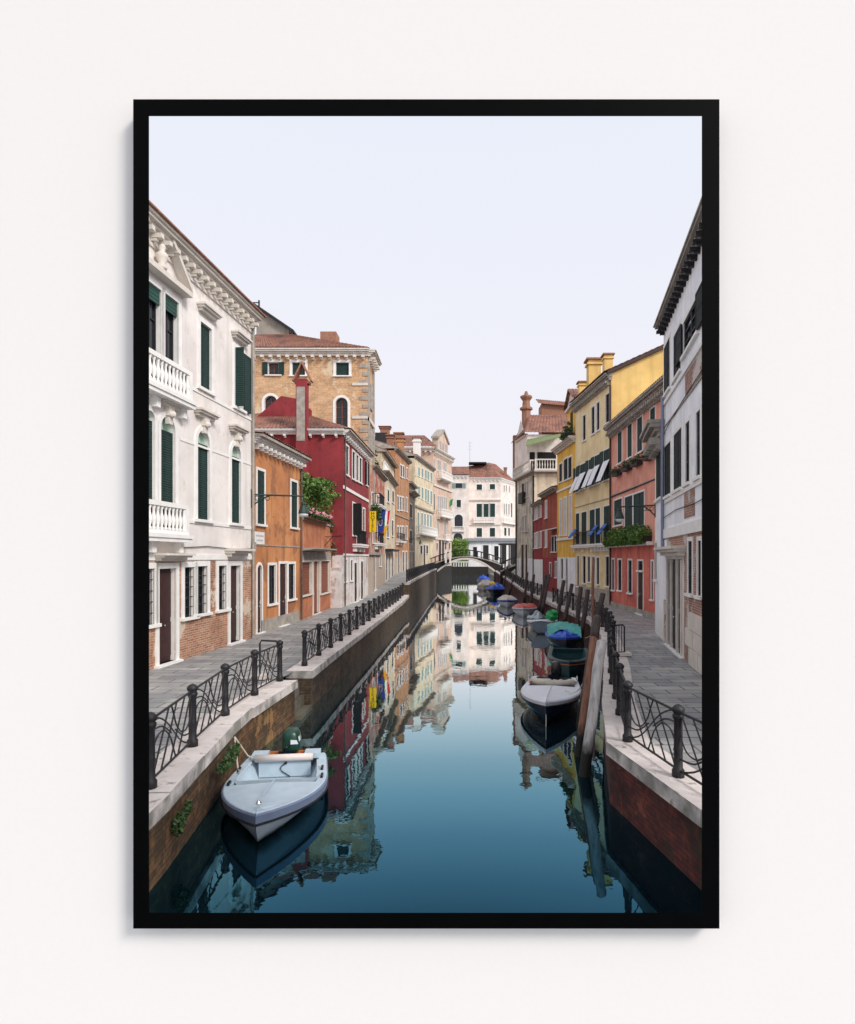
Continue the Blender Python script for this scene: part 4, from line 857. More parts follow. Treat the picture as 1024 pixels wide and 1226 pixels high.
root, F = house('house', 'narrow grimy house with blackened shutters between the ochre and pale yellow houses', 'LD', 13.2, 'grime', 9, sty=dict(S_F, shutter='shutter_k', trim='stone_d'), zlo=1.6, ops=[('closed', .5, 3.3, 8.5, 10.4), ('closed', .5, 3.3, 5.0, 6.8), ('door', .6, 1.9, 1.75, 3.9), ('door', 3.8, 5.5, 1.8, 3.9)])
cornice(root, F, 11.8, .35, .8, 'stone_d'); roof(root, F, 13.2, 9, 1.2, .5)
root, F = house('house', 'tall pale yellow house with rows of pale teal shutters and a long stone balcony', 'LT', 17.6, 'cream2', 10, sty=S_F, zlo=1.8)
cornice(root, F, 17.58, .4, .5, 'stone_d'); ro = roof(root, F, 18, 10, 1.7, .4)
balcony(root, F, .8, 13.4, 6.7, .9, 1.2, .42); band(root, F, 10.5, .25, .25, 'stone_d')
chimney(ro, (-6.6, 96.5, 17.9), 1.1, 1.0, 4.0, 'stone_w')
root, F = house('palazzo', 'peach palazzo with a pedimented top and grey shutters beside the arched bridge', 'LP', 21.0, 'pinkpal', 14, 'palazzo', sty=dict(S_F, trim='stone'), zlo=2.0, z0=-2, low=(1.6, 'shade_brick'))  # foot coloured near black as the shade seen through the arch
cornice(root, F, 21.0, .6, .7, 'stone', brackets=.8, bw=.3)
FP = Fac((-15.5, 103.9), (-4.36, 103.9)); m = MB(); FP.wall(m, 0, 21.0, []); m.build('side_wall', 'pinkpal', root); cornice(root, FP, 21.0, .6, .7, 'stone', brackets=.8, bw=.3)
for z in (10.3, 16.9): balcony(root, F, 1.9, 8.6, z, 1.0, 1.2, .4)
balcony(root, F, 5.8, 8.2, 6.3, .6, 1.0, .4); band(root, F, 15.2, .3, .2); band(root, F, 6.2, .25, .15)
m = MB(); P = F.P; m.poly([P(2.5, 21.6, .1), P(8.6, 21.6, .1), P(8.6, 23.7, .1), P(5.5, 25.4, .1), P(2.5, 23.7, .1)]); m.poly([P(2.5, 21.6, -1), P(8.6, 21.6, -1), P(8.6, 23.7, -1), P(5.5, 25.4, -1), P(2.5, 23.7, -1)])
m.quad(P(2.5, 21.6, .1), P(2.5, 21.6, -1), P(2.5, 23.7, -1), P(2.5, 23.7, .1)); m.quad(P(8.6, 21.6, .1), P(8.6, 21.6, -1), P(8.6, 23.7, -1), P(8.6, 23.7, .1)); m.build('attic_gable', 'pinkpal', root)
m = MB()
for a, b in (((2.2, 23.6), (5.5, 25.4)), ((8.9, 23.6), (5.5, 25.4))): m.hexa((P(*a, .35), P(*b, .35), P(*b, -1.1), P(*a, -1.1), P(a[0], a[1]+.4, .35), P(b[0], b[1]+.4, .35), P(b[0], b[1]+.4, -1.1), P(a[0], a[1]+.4, -1.1)))
m.build('gable_cornice', 'stone_d', root)
for u in (3.4, 5.1, 6.8): m = MB(); F.box(m, u, u+.9, 21.9, 23.3, .102, .16); m.build('attic_window', 'shutter_g', root)
m = MB(); sb = MB()
tiles(m, (-18.5, 103.2, 21.6), (-3.6, 103.2, 21.6), (-6.2, 111, 25.0), (-14.5, 111, 25.0), .5); m.build('roof', 'tile', root)
m = MB(); m.box(-14.2, -12.2, 104.2, 107.5, 21.6, 24.2); d_ = m.build('dormer', 'wood_k', root)
chimney(d_, (-13.2, 110, 24.2), 1.6, 1.3, 2.2, 'terracotta'); chimney(d_, (-10.2, 104.6, 20), 1.3, 1.2, 4.2, 'terracotta')

# ------------------------------------------------------------------ right bank houses
S_RW = dict(tw=.12, td=.025, trim='stone_w', rev=.045, shutter='shutter_k', door='wood_k', sash='wood_k')
root, F = house('house', 'tall weathered white house with near black shutters and a stone foot, nearest on the right', 'RW', 11.3, 'white_r', 10, low=(3.75, 'brick_r'), sty=S_RW, zlo=.05, extra=[('closed', u, u+1.0, 8.9, 10.5) for u in (1.0, 3.3, 5.5)]+[('closed', u, u+.95, 5.25, 7.05) for u in (1.0, 3.3, 5.5)]+[('deep', u, u+.7, 2.03, 3.5) for u in (1.2, 5.6)]+[('door', 3.2, 4.3, .06, 2.7)])
cornice(root, F, 11.3, .28, .36, 'stone_d', brackets=.4, bw=.13, bmat='wood_k', bh=.16)
band(root, F, 8.55, .14, .06, 'stone_w'); band(root, F, 5.0, .14, .05, 'stone_w'); band(root, F, 3.75, .32, .07, 'stone_w'); band(root, F, 7.75, .04, .04, 'stone_d')
for q in ((8.2, 9.75, 4.22, 4.98), (6.2, 9.6, 7.85, 8.5)): m = MB(); F.box(m, *q, .002, .012); m.build('bare_brick_patch', 'brick_r', root)
m = MB(); rng = random.Random(4)
for k in range(3):
    u = 5.0
    while u < 13.55:
        w_ = rng.uniform(.7, 1.3); b_ = min(u+w_, 13.55)
        if not (u < 12.95 and b_ > 9.75): m = MB(); F.box(m, u+.01, b_-.01, .02+k*.5, .5+k*.5, .002, .05+rng.uniform(0, .03)); m.build('ashlar_block', 'stone', root)
        u = b_
m = MB(); F.box(m, 12.98, 13.6, 1.55, 3.7, .002, .03); m.build('plaster_strip', 'white_r', root)
hood(root, F, 9.6, 13.3, 3.12, .42, .3); pipe(root, F, 13.5, 3.3, 8.9, .06, 'boat_band')
for u in (9.97, 10.75, 11.9, 12.7): m = MB(); F.box(m, u, u+.14, .05, 3.0, -.02, .07); m.build('door_pier', 'stone', root)
cable(root, F, [(5, 4.62), (8, 4.55), (11, 4.6), (13.6, 4.5)]); cable(root, F, [(5, 8.0), (9, 7.85), (12, 7.7), (13.6, 7.5)])
FE = Fac((7.48, 22.6), (16, 22.6)); m = MB(); FE.wall(m, 0, 11.3, []); m.v = [p+Vector((0, .01, 0)) for p in m.v]; m.build('far_end_wall', 'white_r', root)
root, F = house('house', 'small low white house wedged between the tall white and salmon houses', 'RL', 7.5, 'white_r', 6, sty=S_RW, zlo=.05)
cornice(root, F, 7.5, .6, .6, 'stone_d', brackets=.4, bw=.14)
root, F = house('house', 'salmon pink house with green shutters above a coral red ground floor', 'RP', 10.9, 'pink', 9, low=(3.75, 'pink_low'), sty=dict(tw=.09, td=.03, trim='stone_w', rev=.06, sash='wood_k'), zlo=.08)
cornice(root, F, 10.9, .42, .5, 'stone_d', brackets=.35, bw=.12); ro = roof(root, F, 11.3, 9, 1.3, .45); band(root, F, 6.95, .06, .05, 'stone_d')
band(root, F, 3.7, .18, .28, 'stone_w', 4.4, 12.5)
m = MB(); F.box(m, 0, F.L, 0, .3, .002, .07); m.build('stone_foot', 'stone_d', root)
cable(root, F, [(0, 7.2), (4, 6.95), (9, 6.9), (12.6, 6.9)], .03)
pipe(root, F, F.L-.1, .1, 14, .06, 'wood_d')
root, F = house('house', 'tall yellow house with white slanted awnings and a sloping side gable', 'RY', 14.35, 'yellow_c', 10, low=(3.6, 'yellow_pale'), sty=dict(tw=.09, td=.03, trim='stone_w', rev=.06, sash='wood_k'), zlo=.5)
c_ = cornice(root, F, 14.35, .4, .45, 'stone_d', brackets=.3, bw=.1)
FG = Fac((9.64, 39.17), (18, 39.17)); m = MB(); P = FG.P; m.poly([P(0, 11), P(8.3, 11), P(8.3, 18.6), P(.0, 14.75)]); m.build('gable_wall', 'yellow', root)
m = MB(); m.hexa((P(-.3, 14.65, .25), P(8.4, 18.6, .25), P(8.4, 18.6, -.5), P(-.3, 14.65, -.5), P(-.3, 14.85, .25), P(8.4, 18.8, .25), P(8.4, 18.8, -.5), P(-.3, 14.85, -.5))); m.build('verge', 'wood_d', root)
m = MB(); tiles(m, (9.2, 39.0, 14.8), (8.4, 47.2, 14.8), (17, 47.2, 18.6), (17.6, 39.0, 18.6)); ro = m.build('roof', 'tile', root)
chimney(ro, (9.75, 40.6, 14.7), .55, .6, 1.7, 'yellow'); chimney(ro, (9.4, 43.2, 14.7), .85, .8, 2.2, 'yellow'); chimney(ro, (9.3, 46.6, 14.7), .6, .6, 1.6, 'yellow')
band(root, F, 6.85, .05, .05, 'stone_d'); balcony(root, F, 1.8, 3.3, 4.0, .4, .95, .16, iron=True); balcony(root, F, .1, 1.5, 4.0, .4, .95, .16, iron=True); balcony(root, F, 3.5, 7.9, 4.0, .3, .95, .16, iron=True)
m = MB(); F.box(m, 0, F.L, -.2, 1.0, .002, .05); m.build('stone_foot', 'stone_d', root)
for u in (.5, 2.3, 7.2):
    m = MB(); P = F.P; m.hexa((P(u, 5.2, .1), P(u+.7, 5.2, .1), P(u+.7, 4.55, .55), P(u, 4.55, .55), P(u, 5.25, .1), P(u+.7, 5.25, .1), P(u+.7, 4.6, .6), P(u, 4.6, .6))); m.build('blue_sunshade', 'awn_b', root)
root, F = house('house', 'narrow golden yellow house with a pedimented dormer and white tall windows', 'RG', 11.9, 'gold', 8, low=(3.1, 'white_r'), sty=dict(tw=.12, td=.04, trim='stone_w', rev=.07, shutter='shutter_k', sash='wood_k'), zlo=.3)
cornice(root, F, 11.9, .45, .55, 'stone'); band(root, F, 4.5, .2, .1, 'stone_w'); band(root, F, 8.6, .15, .08, 'stone_w')
m = MB(); m.box(8.9, 12, 47.5, 50.6, 12.3, 15.1); m.build('dormer', 'gold', root)
m = MB(); m.box(8.86, 8.898, 48.4, 49.3, 12.9, 14.6); m.build('dormer_window', 'shutter_k', root)
m = MB(); m.poly([(8.85, 47.2, 15.1), (8.85, 50.9, 15.1), (8.85, 49.05, 16.3)]); m.hexa(((8.7, 47.1, 14.95), (8.7, 51, 14.95), (8.95, 51, 14.95), (8.95, 47.1, 14.95), (8.7, 47.1, 15.15), (8.7, 51, 15.15), (8.95, 51, 15.15), (8.95, 47.1, 15.15))); m.build('pediment', 'stone', root)
m = MB(); tiles(m, (8.6, 47, 15.2), (12.3, 47, 15.2), (12.3, 49.05, 16.4), (8.6, 49.05, 16.4)); tiles(m, (12.3, 51.1, 15.2), (8.6, 51.1, 15.2), (8.6, 49.05, 16.4), (12.3, 49.05, 16.4)); ro = m.build('dormer_roof', 'tile', root)
roof(root, F, 12.3, 8, 1.4, .3)
root, F = house('house', 'brick red house with a small tiled roof between the golden and maroon houses', 'RB', 8.8, 'rust', 8, low=(3.1, 'maroon'), sty=dict(tw=.1, td=.03, trim='stone_w', rev=.07, shutter='shutter_k', sash='wood_k'), zlo=.3)
cornice(root, F, 8.8, .3, .45, 'stone_d'); roof(root, F, 9.1, 8, 1.2, .5, hip=(1.5, 0))
m = MB(); P = F.P; m.hexa((P(.2, 5.6, 0), P(2.6, 5.6, 0), P(2.6, 5.45, .9), P(.2, 5.45, .9), P(.2, 5.7, 0), P(2.6, 5.7, 0), P(2.6, 5.5, .9), P(.2, 5.5, .9))); m.build('canopy', 'awn_w', root)
FE = Fac((8.4, 52.95), (14, 52.95)); m = MB(); FE.wall(m, 0, 8.8, []); m.build('end_wall', 'rust', root)
root, F = house('house', 'low maroon house with white windows next to the grey palace', 'RD', 8.3, 'maroon', 8, low=(2.9, 'white_r'), sty=dict(tw=.14, td=.05, trim='stone_w', rev=.12), zlo=.4)
cornice(root, F, 8.3, .3, .4, 'stone_d'); roof(root, F, 8.6, 8, 1.2, .4)
root, F = house('palace', 'grey cream palace with a balustraded roof terrace, olive awning and ornate chimney', 'RZ', 12.6, 'palace', 13, 'palazzo', sty=dict(S_F, trim='stone'), zlo=.6, low=(3.0, 'white_r'))
FZF = Fac((8.5, 69.95), (15, 69.95)); m = MB(); FZF.wall(m, 0, 12.6, []); m.build('side_wall', 'cream', root)
cornice(root, F, 12.6, .4, .5, 'stone_d'); cornice(root, FZF, 12.6, .4, .5, 'stone_d')
balcony(root, F, .1, 7.9, 13.0, .5, 1.2, .35, brackets=False, mat='stone'); balcony(root, FZF, .0, 4.5, 13.0, .5, 1.2, .3, brackets=False, mat='stone')
m = MB(); q = [(8.0, 72.8), (6.9, 79), (14, 81), (15, 72.8)]
for (a, b), (c, d) in zip(q, q[1:]+q[:1]): m.quad((a, b, 13), (c, d, 13), (c, d, 17.6), (a, b, 17.6))
m.build('upper_storey_wall', 'far_white', root)
m = MB(); m.poly([(7.9, 73.4, 17.6), (7.1, 77.5, 17.6), (7.5, 75.4, 19.9)]); m.hexa(((7.75, 73.2, 17.5), (6.95, 77.6, 17.5), (7.3, 77.6, 17.5), (8.1, 73.2, 17.5), (7.75, 73.2, 17.8), (6.95, 77.6, 17.8), (7.3, 77.6, 17.8), (8.1, 73.2, 17.8))); m.build('pediment', 'stone', root)
for a, b in ((9.2, 11.4), (8.3, 8.9)): m = MB(); m.box(a, b, 72.7, 72.79, 13.2, 15.5); m.build('upper_window', 'dark', root)
m = MB(); m.hexa(((8.0, 72.7, 16.9), (11.8, 72.7, 17.6), (11.8, 70.6, 16.9), (7.6, 70.6, 15.8), (8.0, 72.7, 17.0), (11.8, 72.7, 17.7), (11.8, 70.6, 17.0), (7.6, 70.6, 15.9))); m.build('awning', 'awn_g', root)
m = MB(); tiles(m, (7.6, 72.4, 17.7), (15.3, 72.4, 17.7), (15.3, 77, 20.8), (8.8, 77, 20.8), .4); tiles(m, (6.7, 79.4, 17.7), (7.6, 72.4, 17.7), (8.8, 77, 20.8), (8.8, 77.2, 20.8), .4); ro = m.build('roof', 'tile', root)
m = MB(); m.box(10.4, 14, 78, 81, 18, 22.6); m.build('roof_room', 'terracotta', root)
m = MB(); tiles(m, (10, 77.6, 22.4), (14.4, 77.6, 22.0), (14.4, 81, 23.4), (10, 81, 23.8)); m.build('roof_room_roof', 'tile', root)
m = MB(); m.lathe((8.35, 77, 19.0), ((.75, 0), (.7, .3), (.55, .5), (.55, 2.4), (.8, 2.5), (.8, 2.75), (.5, 2.9), (.45, 3.6), (.75, 4.0), (.75, 4.2), (.3, 4.35), (.15, 4.8)), 8); m.build('chimney', 'terracotta', root)
m = MB(); m.box(6.85, 7.45, 78.3, 79.2, 13, 18.6); m.build('chimney', 'terracotta', root)
pipe(root, F, .1, .7, 12.4, .09, 'iron'); pipe(root, F, 7.8, .7, 12.6, .09, 'iron')
m = MB(); F.box(m, 3.6, 5.4, 9.6, 10.9, .05, .45); m.build('iron_window_cage', 'iron', root)

# ------------------------------------------------------------------ end of the canal
root, F = house('palazzo_wing', 'white wing with arched loggia windows at the far end of the canal, behind the hedge', 'EV', 22.2, 'far_white', 10, 'palazzo', sty=dict(S_F, tw=.2), zlo=1)
cornice(root, F, 22.2, .5, .4, 'stone_w', brackets=.9, bw=.3); balcony(root, F, 4.4, 7.2, 9.4, .4, 1.1, .35)
roof(root, F, 22.7, 10, 2.6, .4)
root, F = house('palazzo', 'broad white palazzo with a red tiled roof closing the far end of the canal', 'EW', 21.9, 'far_white', 16, 'palazzo', sty=dict(S_F, tw=.25, shutter='shutter'), zlo=1)
cornice(root, F, 21.9, .5, .4, 'stone_w', brackets=.9, bw=.3); balcony(root, F, 1.2, 6.3, 11.7, .7, 1.2, .4); band(root, F, 11.0, .3, .2); band(root, F, 17, .25, .35)
FX = Fac(*FACADES['EX']); m = MB(); O = clean(OPENINGS['EX'], FX.L, 1); FX.wall(m, 0, 21.9, O); m.build('canal_side_wall', 'far_white', root)
for o in O: fill(root, FX, o, dict(S_F, tw=.15))
cornice(root, FX, 21.9, .5, .4, 'stone_w', brackets=.9, bw=.3); balcony(root, FX, .3, 9.5, 11.7, .7, 1.2, .5)
m = MB(); tiles(m, (-3, 149.4, 22.4), (10.2, 149.4, 22.4), (7.5, 157, 27.2), (2.0, 157, 26.2), .6); tiles(m, (10.2, 149.4, 22.4), (15.2, 160.5, 22.4), (9.5, 160, 27.2), (7.5, 157, 27.2), .6); ro = m.build('roof', 'tile', root)
m = MB(); m.box(2.4, 6.8, 153.5, 157, 26.6, 26.9)
for x in (2.6, 6.6): m.box(x, x+.15, 153.6, 153.8, 24, 26.6)
m.build('roof_deck', 'wood_k', root); chimney(ro, (11.6, 155.5, 23.2), .7, .7, 2.6, 'terracotta'); chimney(ro, (-1.6, 152.5, 22.8), 1.0, 1.0, 2.2, 'stone_d')
m = MB(); m.box(-14, 6.5, 138.0, 138.59, -2, 1.1); tag(m.build('canal_end_wall', 'shade_brick', None, (3, 138, -1)), 'dark brick wall closing the canal behind the arched bridge', 'wall')
# low garden buildings and hedge behind the bridge
root = thing('garden_pavilion', 'low grey roofed garden building with dark doors in front of the white palazzo', 'building', (5, 144, .8))
F = Fac((2.2, 143), (14.2, 143)); O = [('glass', 1.0, 1.9, 3, 5.6), ('door', 3.3, 4.6, 1.6, 6.0), ('glass', 5.9, 6.9, 2.5, 5.8), ('door', 7.6, 8.7, 1.6, 6.1), ('door', 9.6, 10.8, 1.6, 6.1)]
m = MB(); F.wall(m, 0, 6.9, O); m.box(2.2, 14.2, 143.25, 147.5, 0, 6.89); m.build('wall', 'white_r', root)
for o in O: fill(root, F, o, dict(S_F, door='wood_k'))
m = MB(); slab(m, (1.8, 142.4, 7.0), (14.6, 142.4, 7.0), (14.6, 145.4, 7.7), (1.8, 145.4, 7.7), .12); m.build('roof', 'slate', root)
root = thing('pergola', 'dark wooden pergola of upright posts right of the garden building', 'pergola', (10.5, 112, 1))
m = MB(); m.box(7.2, 12, 110, 114, 5.4, 5.65); m.build('roof', 'wood_k', root)
for k in range(7):
    m = MB(); x = 7.3+k*.75; m.box(x, x+.22, 110, 110.25, .6, 5.4); m.build('post', 'wood_k', root)
rng = random.Random(3); m = MB()
for k in range(34): m.leaves((-3.2+rng.uniform(0, 5.4), 141+rng.uniform(0, 2), 1.8+rng.uniform(0, 5.0)), (1.05, .9, 1.0), 230, .18, rng)
hd = thing('hedge', 'clipped bright green hedge beyond the left end of the arched bridge', 'hedge', (0, 141, 1)); m.build('foliage', 'leaf_y', hd)
m = MB(); [m.tube(((-2.4+k*1.0, 142, .8), (-2.4+k*1.0+.1, 142, 3.8)), .08, 5) for k in range(5)]; m.build('stem', 'post_d', hd)

bl = thing('balustrade', 'low white balustrade on the dark wall seen under the arched bridge', 'balustrade', (0, 138.3, 1.1))
m = MB(); m.box(-6, 6.3, 138.1, 138.5, 2.05, 2.25); m.build('handrail', 'stone_w', bl)
for k in range(22): m = MB(); x = -5.8+k*.56; m.box(x, x+.2, 138.2, 138.4, 1.1, 2.05); m.build('baluster', 'stone_w', bl)
# ------------------------------------------------------------------ bridges
def bridge(name, label, x0, x1, y0, y1, zs, zc, zdeck, rise_end, mat_ring='stone', rail=.0, n=24):
    r = thing(name, label, 'bridge', ((x0+x1)/2, y0, WATER))
    sp = MB(); rg = MB(); dk = MB(); c = (x0+x1)/2; hw = (x1-x0)/2
    arc = lambda t_: (c-hw*math.cos(math.pi*t_), zs+(zc-zs)*(1-math.cos(math.pi*t_)**2))
    top = lambda x: zdeck-(zdeck-rise_end)*(abs(x-c)/(hw+1.2))**1.7
    A = [arc(i/n) for i in range(n+1)]
    for (a, b), (c_, d) in zip(A, A[1:]):
        for y in (y0, y1): sp.quad((a, y, b), (c_, y, d), (c_, y, top(c_)), (a, y, top(a)))
        sp.quad((a, y0, b), (c_, y0, d), (c_, y1, d), (a, y1, b))
        t1 = .34
        rg.hexa(((a, y0-.06, b), (c_, y0-.06, d), (c_, y0-.002, d), (a, y0-.002, b), (a, y0-.06, b+t1), (c_, y0-.06, d+t1), (c_, y0-.002, d+t1), (a, y0-.002, b+t1)))
    xs = [x0-1.2+(x1-x0+2.4)*i/n for i in range(n+1)]
    for a, b in zip(xs, xs[1:]):
        dk.hexa(((a, y0-.1, top(a)), (b, y0-.1, top(b)), (b, y1+.1, top(b)), (a, y1+.1, top(a)), (a, y0-.1, top(a)+.16), (b, y0-.1, top(b)+.16), (b, y1+.1, top(b)+.16), (a, y1+.1, top(a)+.16)))
    for s, a, b in ((0, x0-1.2, x0), (1, x1, x1+1.2)):
        for y in (y0, y1): sp.quad((a, y, -2), (b, y, -2), (b, y, top(b)), (a, y, top(a)))
        x = b if not s else a; sp.quad((x, y0, -2), (x, y1, -2), (x, y1, zs), (x, y0, zs))
    sp.build('span', 'shade_brick', r); rg.build('arch_ring', mat_ring, r); dk.build('deck', 'stone_d', r)
    for y in (y0, y1):
        h = MB(); h.tube([(x, y, top(x)+1.15) for x in xs], .06, 5); h.tube([(x, y, top(x)+.3) for x in xs], .03, 5); h.build('handrail', 'iron', r)
        k = max(6, int((x1-x0)/.5))
        for i in range(k+1):
            x = x0-1+(x1-x0+2)*i/k; p = MB(); p.box(x-.045, x+.045, y-.045, y+.045, top(x)+.1, top(x)+1.18); p.build('baluster', 'iron', r)
    return r
bridge('arched_bridge', 'low arched stone footbridge with iron railings crossing the canal in the distance', -3.55, 5.75, 99.7, 102.8, .75, 2.75, 3.2, 1.75)
bridge('side_footbridge', 'small footbridge over the side canal at the foot of the grey palace', 6.9, 10.2, 84, 86, .6, 1.55, 2.1, 1.1)
p = thing('bridge_pillar', 'pair of white stone pillars at the left end of the arched bridge', 'pillar', (-1.9, 99.3, 3))
for x in (-2.3, -1.6):
    m = MB(); m.box(x, x+.3, 99.2, 99.5, 2.2, 4.4); m.build('pillar_shaft', 'stone_w', p)

# ------------------------------------------------------------------ iron railings along the quays
POST = ((.085, 0), (.085, .1), (.062, .13), (.06, .35), (.068, .38), (.06, .41), (.056, .78), (.075, .82), (.078, .86), (.06, .88), (.085, .91), (.088, .95), (.05, .99), (.004, 1.01))
def scroll(m, a, b, r=.0135, simple=False):
    """one panel between two posts: rails, half loops at the posts, crossed S curves and diagonals"""
    a, b = Vector(a), Vector(b); U = b-a
    Pp = lambda u, v: a+U*u+Vector((0, 0, v))
    e0, e1 = .06/U.length, 1-.06/U.length
    m.tube((Pp(e0, .9), Pp(e1, .9)), .02, 5); m.tube((Pp(e0, .1), Pp(e1, .1)), .018, 5)
    n = 6 if simple else 12
    def curve(K, flip):
        K = [(1-u, 1.0-v) for u, v in K] if flip else K
        out = []
        for i in range(len(K)-1):                      # Catmull-Rom through the key points
            p0, p1, p2, p3 = K[max(i-1, 0)], K[i], K[i+1], K[min(i+2, len(K)-1)]
            for t_ in [q/4 for q in range(4)]:
                out.append(tuple(.5*(2*p1[c]+(p2[c]-p0[c])*t_+(2*p0[c]-5*p1[c]+4*p2[c]-p3[c])*t_*t_+(3*p1[c]-p0[c]-3*p2[c]+p3[c])*t_**3) for c in (0, 1)))
        out.append(K[-1]); m.tube([Pp(e0+(e1-e0)*u, v) for u, v in out], r, 4, False)
    for fl in (False, True):
        curve([(.02, .16), (.0, .40), (.10, .60), (.27, .62), (.42, .45), (.50, .24), (.55, .11)], fl)      # arched loop at the post
        curve([(.0, .74), (.22, .70), (.45, .50)], fl)
        m.tube((Pp(e0+(e1-e0)*(.80 if fl else .20), .89 if fl else .11), Pp(e0+(e1-e0)*(.42 if fl else .58), .11 if fl else .89)), r, 4, False)
        m.tube((Pp(e0+(e1-e0)*(.97 if fl else .03), .85 if fl else .15), Pp(e0+(e1-e0)*(.62 if fl else .38), .11 if fl else .89)), r, 4, False)
    m.tube([Pp(e0+(e1-e0)*(.06+.88*i/n), .89-.78*(i/n)+.06*math.sin(6.283*i/n)) for i in range(n+1)], r, 4, False)
def railing(label, pts, simple_from=30, gaps=()):
    """cast posts with knobs and scrolled panels between them"""
    r = thing('iron_railing', label, 'railing', pts[0], 'iron railings along the quays')
    for i, p in enumerate(pts):
        far = p[1] > simple_from
        m = MB(); m.lathe(p, POST, 6 if far else 10); m.smooth = True; m.build('post', 'iron', r)
        if i+1 < len(pts) and i not in gaps:
            m = MB(); scroll(m, p, pts[i+1], simple=far); m.build('panel', 'iron', r)
    return r
def along(Q, y0, y1, step, off, zf):
    out = []; y = y0
    while y <= y1+.01:
        x = at_y(Q, y); out.append((x+off, y, zf(y)+.02))
        dx = at_y(Q, min(y+.5, Q[-1][1]))-x; y += step/math.hypot(1, dx/.5)
    return out
railing('near left iron railing with scrolled panels, above the pale blue boat', [(-3.8, 5.0, .02), (-3.95, 6.5, .02), (-4.06, 8.12, .02), (-4.29, 9.94, .02), (-4.5, 11.88, .02), (-4.53, 13.68, .02), (-4.43, 15.25, .02)])
railing('long left iron railing from the landing gap to the raised coping', along(LQ2, 17.4, 47.3, 1.75, -.42, zl))
railing('far left iron railing on the raised coping up to the bridge', along(LQ3, 48.3, 98, 2.1, -.2, lambda y: 1.15+.2*(y-48)/50))
rn = [(3.62, 5.3, .02), (3.36, 6.95, .02), (3.03, 8.55, .02), (2.78, 10.2, .02), (3.1, 11.94, .02), (3.37, 13.3, .02), (3.68, 14.85, .02), (4.0, 16.3, .02), (4.38, 17.8, .02)]
railing('near right iron railing with scrolled panels beside the paved walk', rn)
railing('middle right iron railing behind the leaning mooring posts', along(RQ, 20.2, 44, 1.75, .36, zr))
railing('far right iron railing running on to the bridge', along(RQ, 46, 98, 2.1, .3, zr))
def barrier(label, a, b, z, bars, h=.95):
    r = thing('iron_barrier', label, 'barrier', (a[0], a[1], z))
    a, b = Vector((a[0], a[1], z)), Vector((b[0], b[1], z)); up = Vector((0, 0, h))
    c = (b-a)*.08; m = MB(); m.tube((a, a+up*.93, a+up+c, b+up-c, b+up*.93, b), .024, 6); m.build('frame', 'iron', r)
    for i in range(1, bars):
        p = a+(b-a)*i/bars; m = MB(); m.tube((p+up*.12, p+up), .013, 5); m.build('bar', 'iron', r)
    if bars > 1:
        m = MB(); m.tube((a+up*.12, b+up*.12), .015, 5); m.build('bottom_rail', 'iron', r)
    m = MB(); m.box(b.x-.18, b.x+.18, b.y-.18, b.y+.18, z, z+.1); m.build('foot_stone', 'stone', r)
    return r
barrier('low black iron barrier with upright bars across the right quay walk', (4.55, 18.9), (5.12, 19.15), .03, 6)
barrier('plain bent iron hoop at the gap of the left railing', (-4.5, 15.35), (-5.0, 15.5), .03, 1)

# ------------------------------------------------------------------ mooring posts
def post(label, base, top, r, mat, cap=None, group=None):
    b, t_ = Vector((base[0], base[1], -2.2)), Vector(top); rng = random.Random(int(top[0]*1000))
    b0 = Vector((base[0], base[1], WATER)); d = (t_-b0); b = b0-d*(1.2/max(.5, d.z))
    n = 7; pts = [b+(t_-b)*(i/n)+Vector((rng.uniform(-.012, .012), rng.uniform(-.012, .012), 0)) for i in range(n+1)]
    m = MB(); m.tube(pts+[pts[-1]+d.normalized()*.03], [r*(1.08-.12*i/n)*rng.uniform(.96, 1.04) for i in range(n+1)]+[r*.6], 10); m.smooth = True
    if not cap:
        o = m.build('mooring_post', mat, None, b0); return tag(o, label, 'mooring post', group)
    o = thing('mooring_post', label, 'mooring post', b0, group); m.build('shaft', mat, o)
    m = MB(); e = d.normalized(); m.tube((t_-e*.02, t_+e*.1, t_+e*.42, t_+e*.46), (r*1.03, r*1.03, r*.92, r*.5), 10); m.smooth = True; m.build('cap', cap, o); return o
post('thick bleached white mooring post leaning in front of the right railing', (2.33, 11.5), (2.74, 11.9, 1.44), .1, 'post_w')
post('brown mooring post with a dark top, left of the bleached white post', (2.44, 12.65), (2.84, 12.95, 1.40), .085, 'post_b', 'post_d')
post('dark weathered mooring post leaning just behind the brown post', (2.94, 15.0), (3.44, 15.5, 1.55), .1, 'post_d')
for b, t_ in (((5.92, 37.8), (6.45, 38.1, 1.65)), ((5.94, 35.3), (6.49, 35.6, 1.53)), ((5.97, 31.7), (6.29, 32.0, 1.52)), ((5.99, 30.4), (6.39, 30.7, 1.46)), ((5.5, 26.3), (6.2, 26.6, 1.51)), ((5.83, 43.9), (6.45, 44.2, 1.85)), ((5.83, 45.4), (6.43, 45.7, 1.81)), ((5.77, 50.0), (6.06, 50.3, 1.68)), ((5.7, 54.2), (5.99, 54.5, 1.76)), ((5.6, 78.8), (6.19, 79.1, 1.93)), ((5.68, 69.7), (6.2, 70.0, 1.15))):
    post('dark slanting mooring post in the row behind the covered boats on the right', b, t_, .12, 'post_d', None, 'dark mooring posts along the far right quay')
o = post('slim pale upright post at the quay edge in front of the yellow house', (5.24, 24.3), (5.34, 24.6, 3.0), .06, 'post_b')

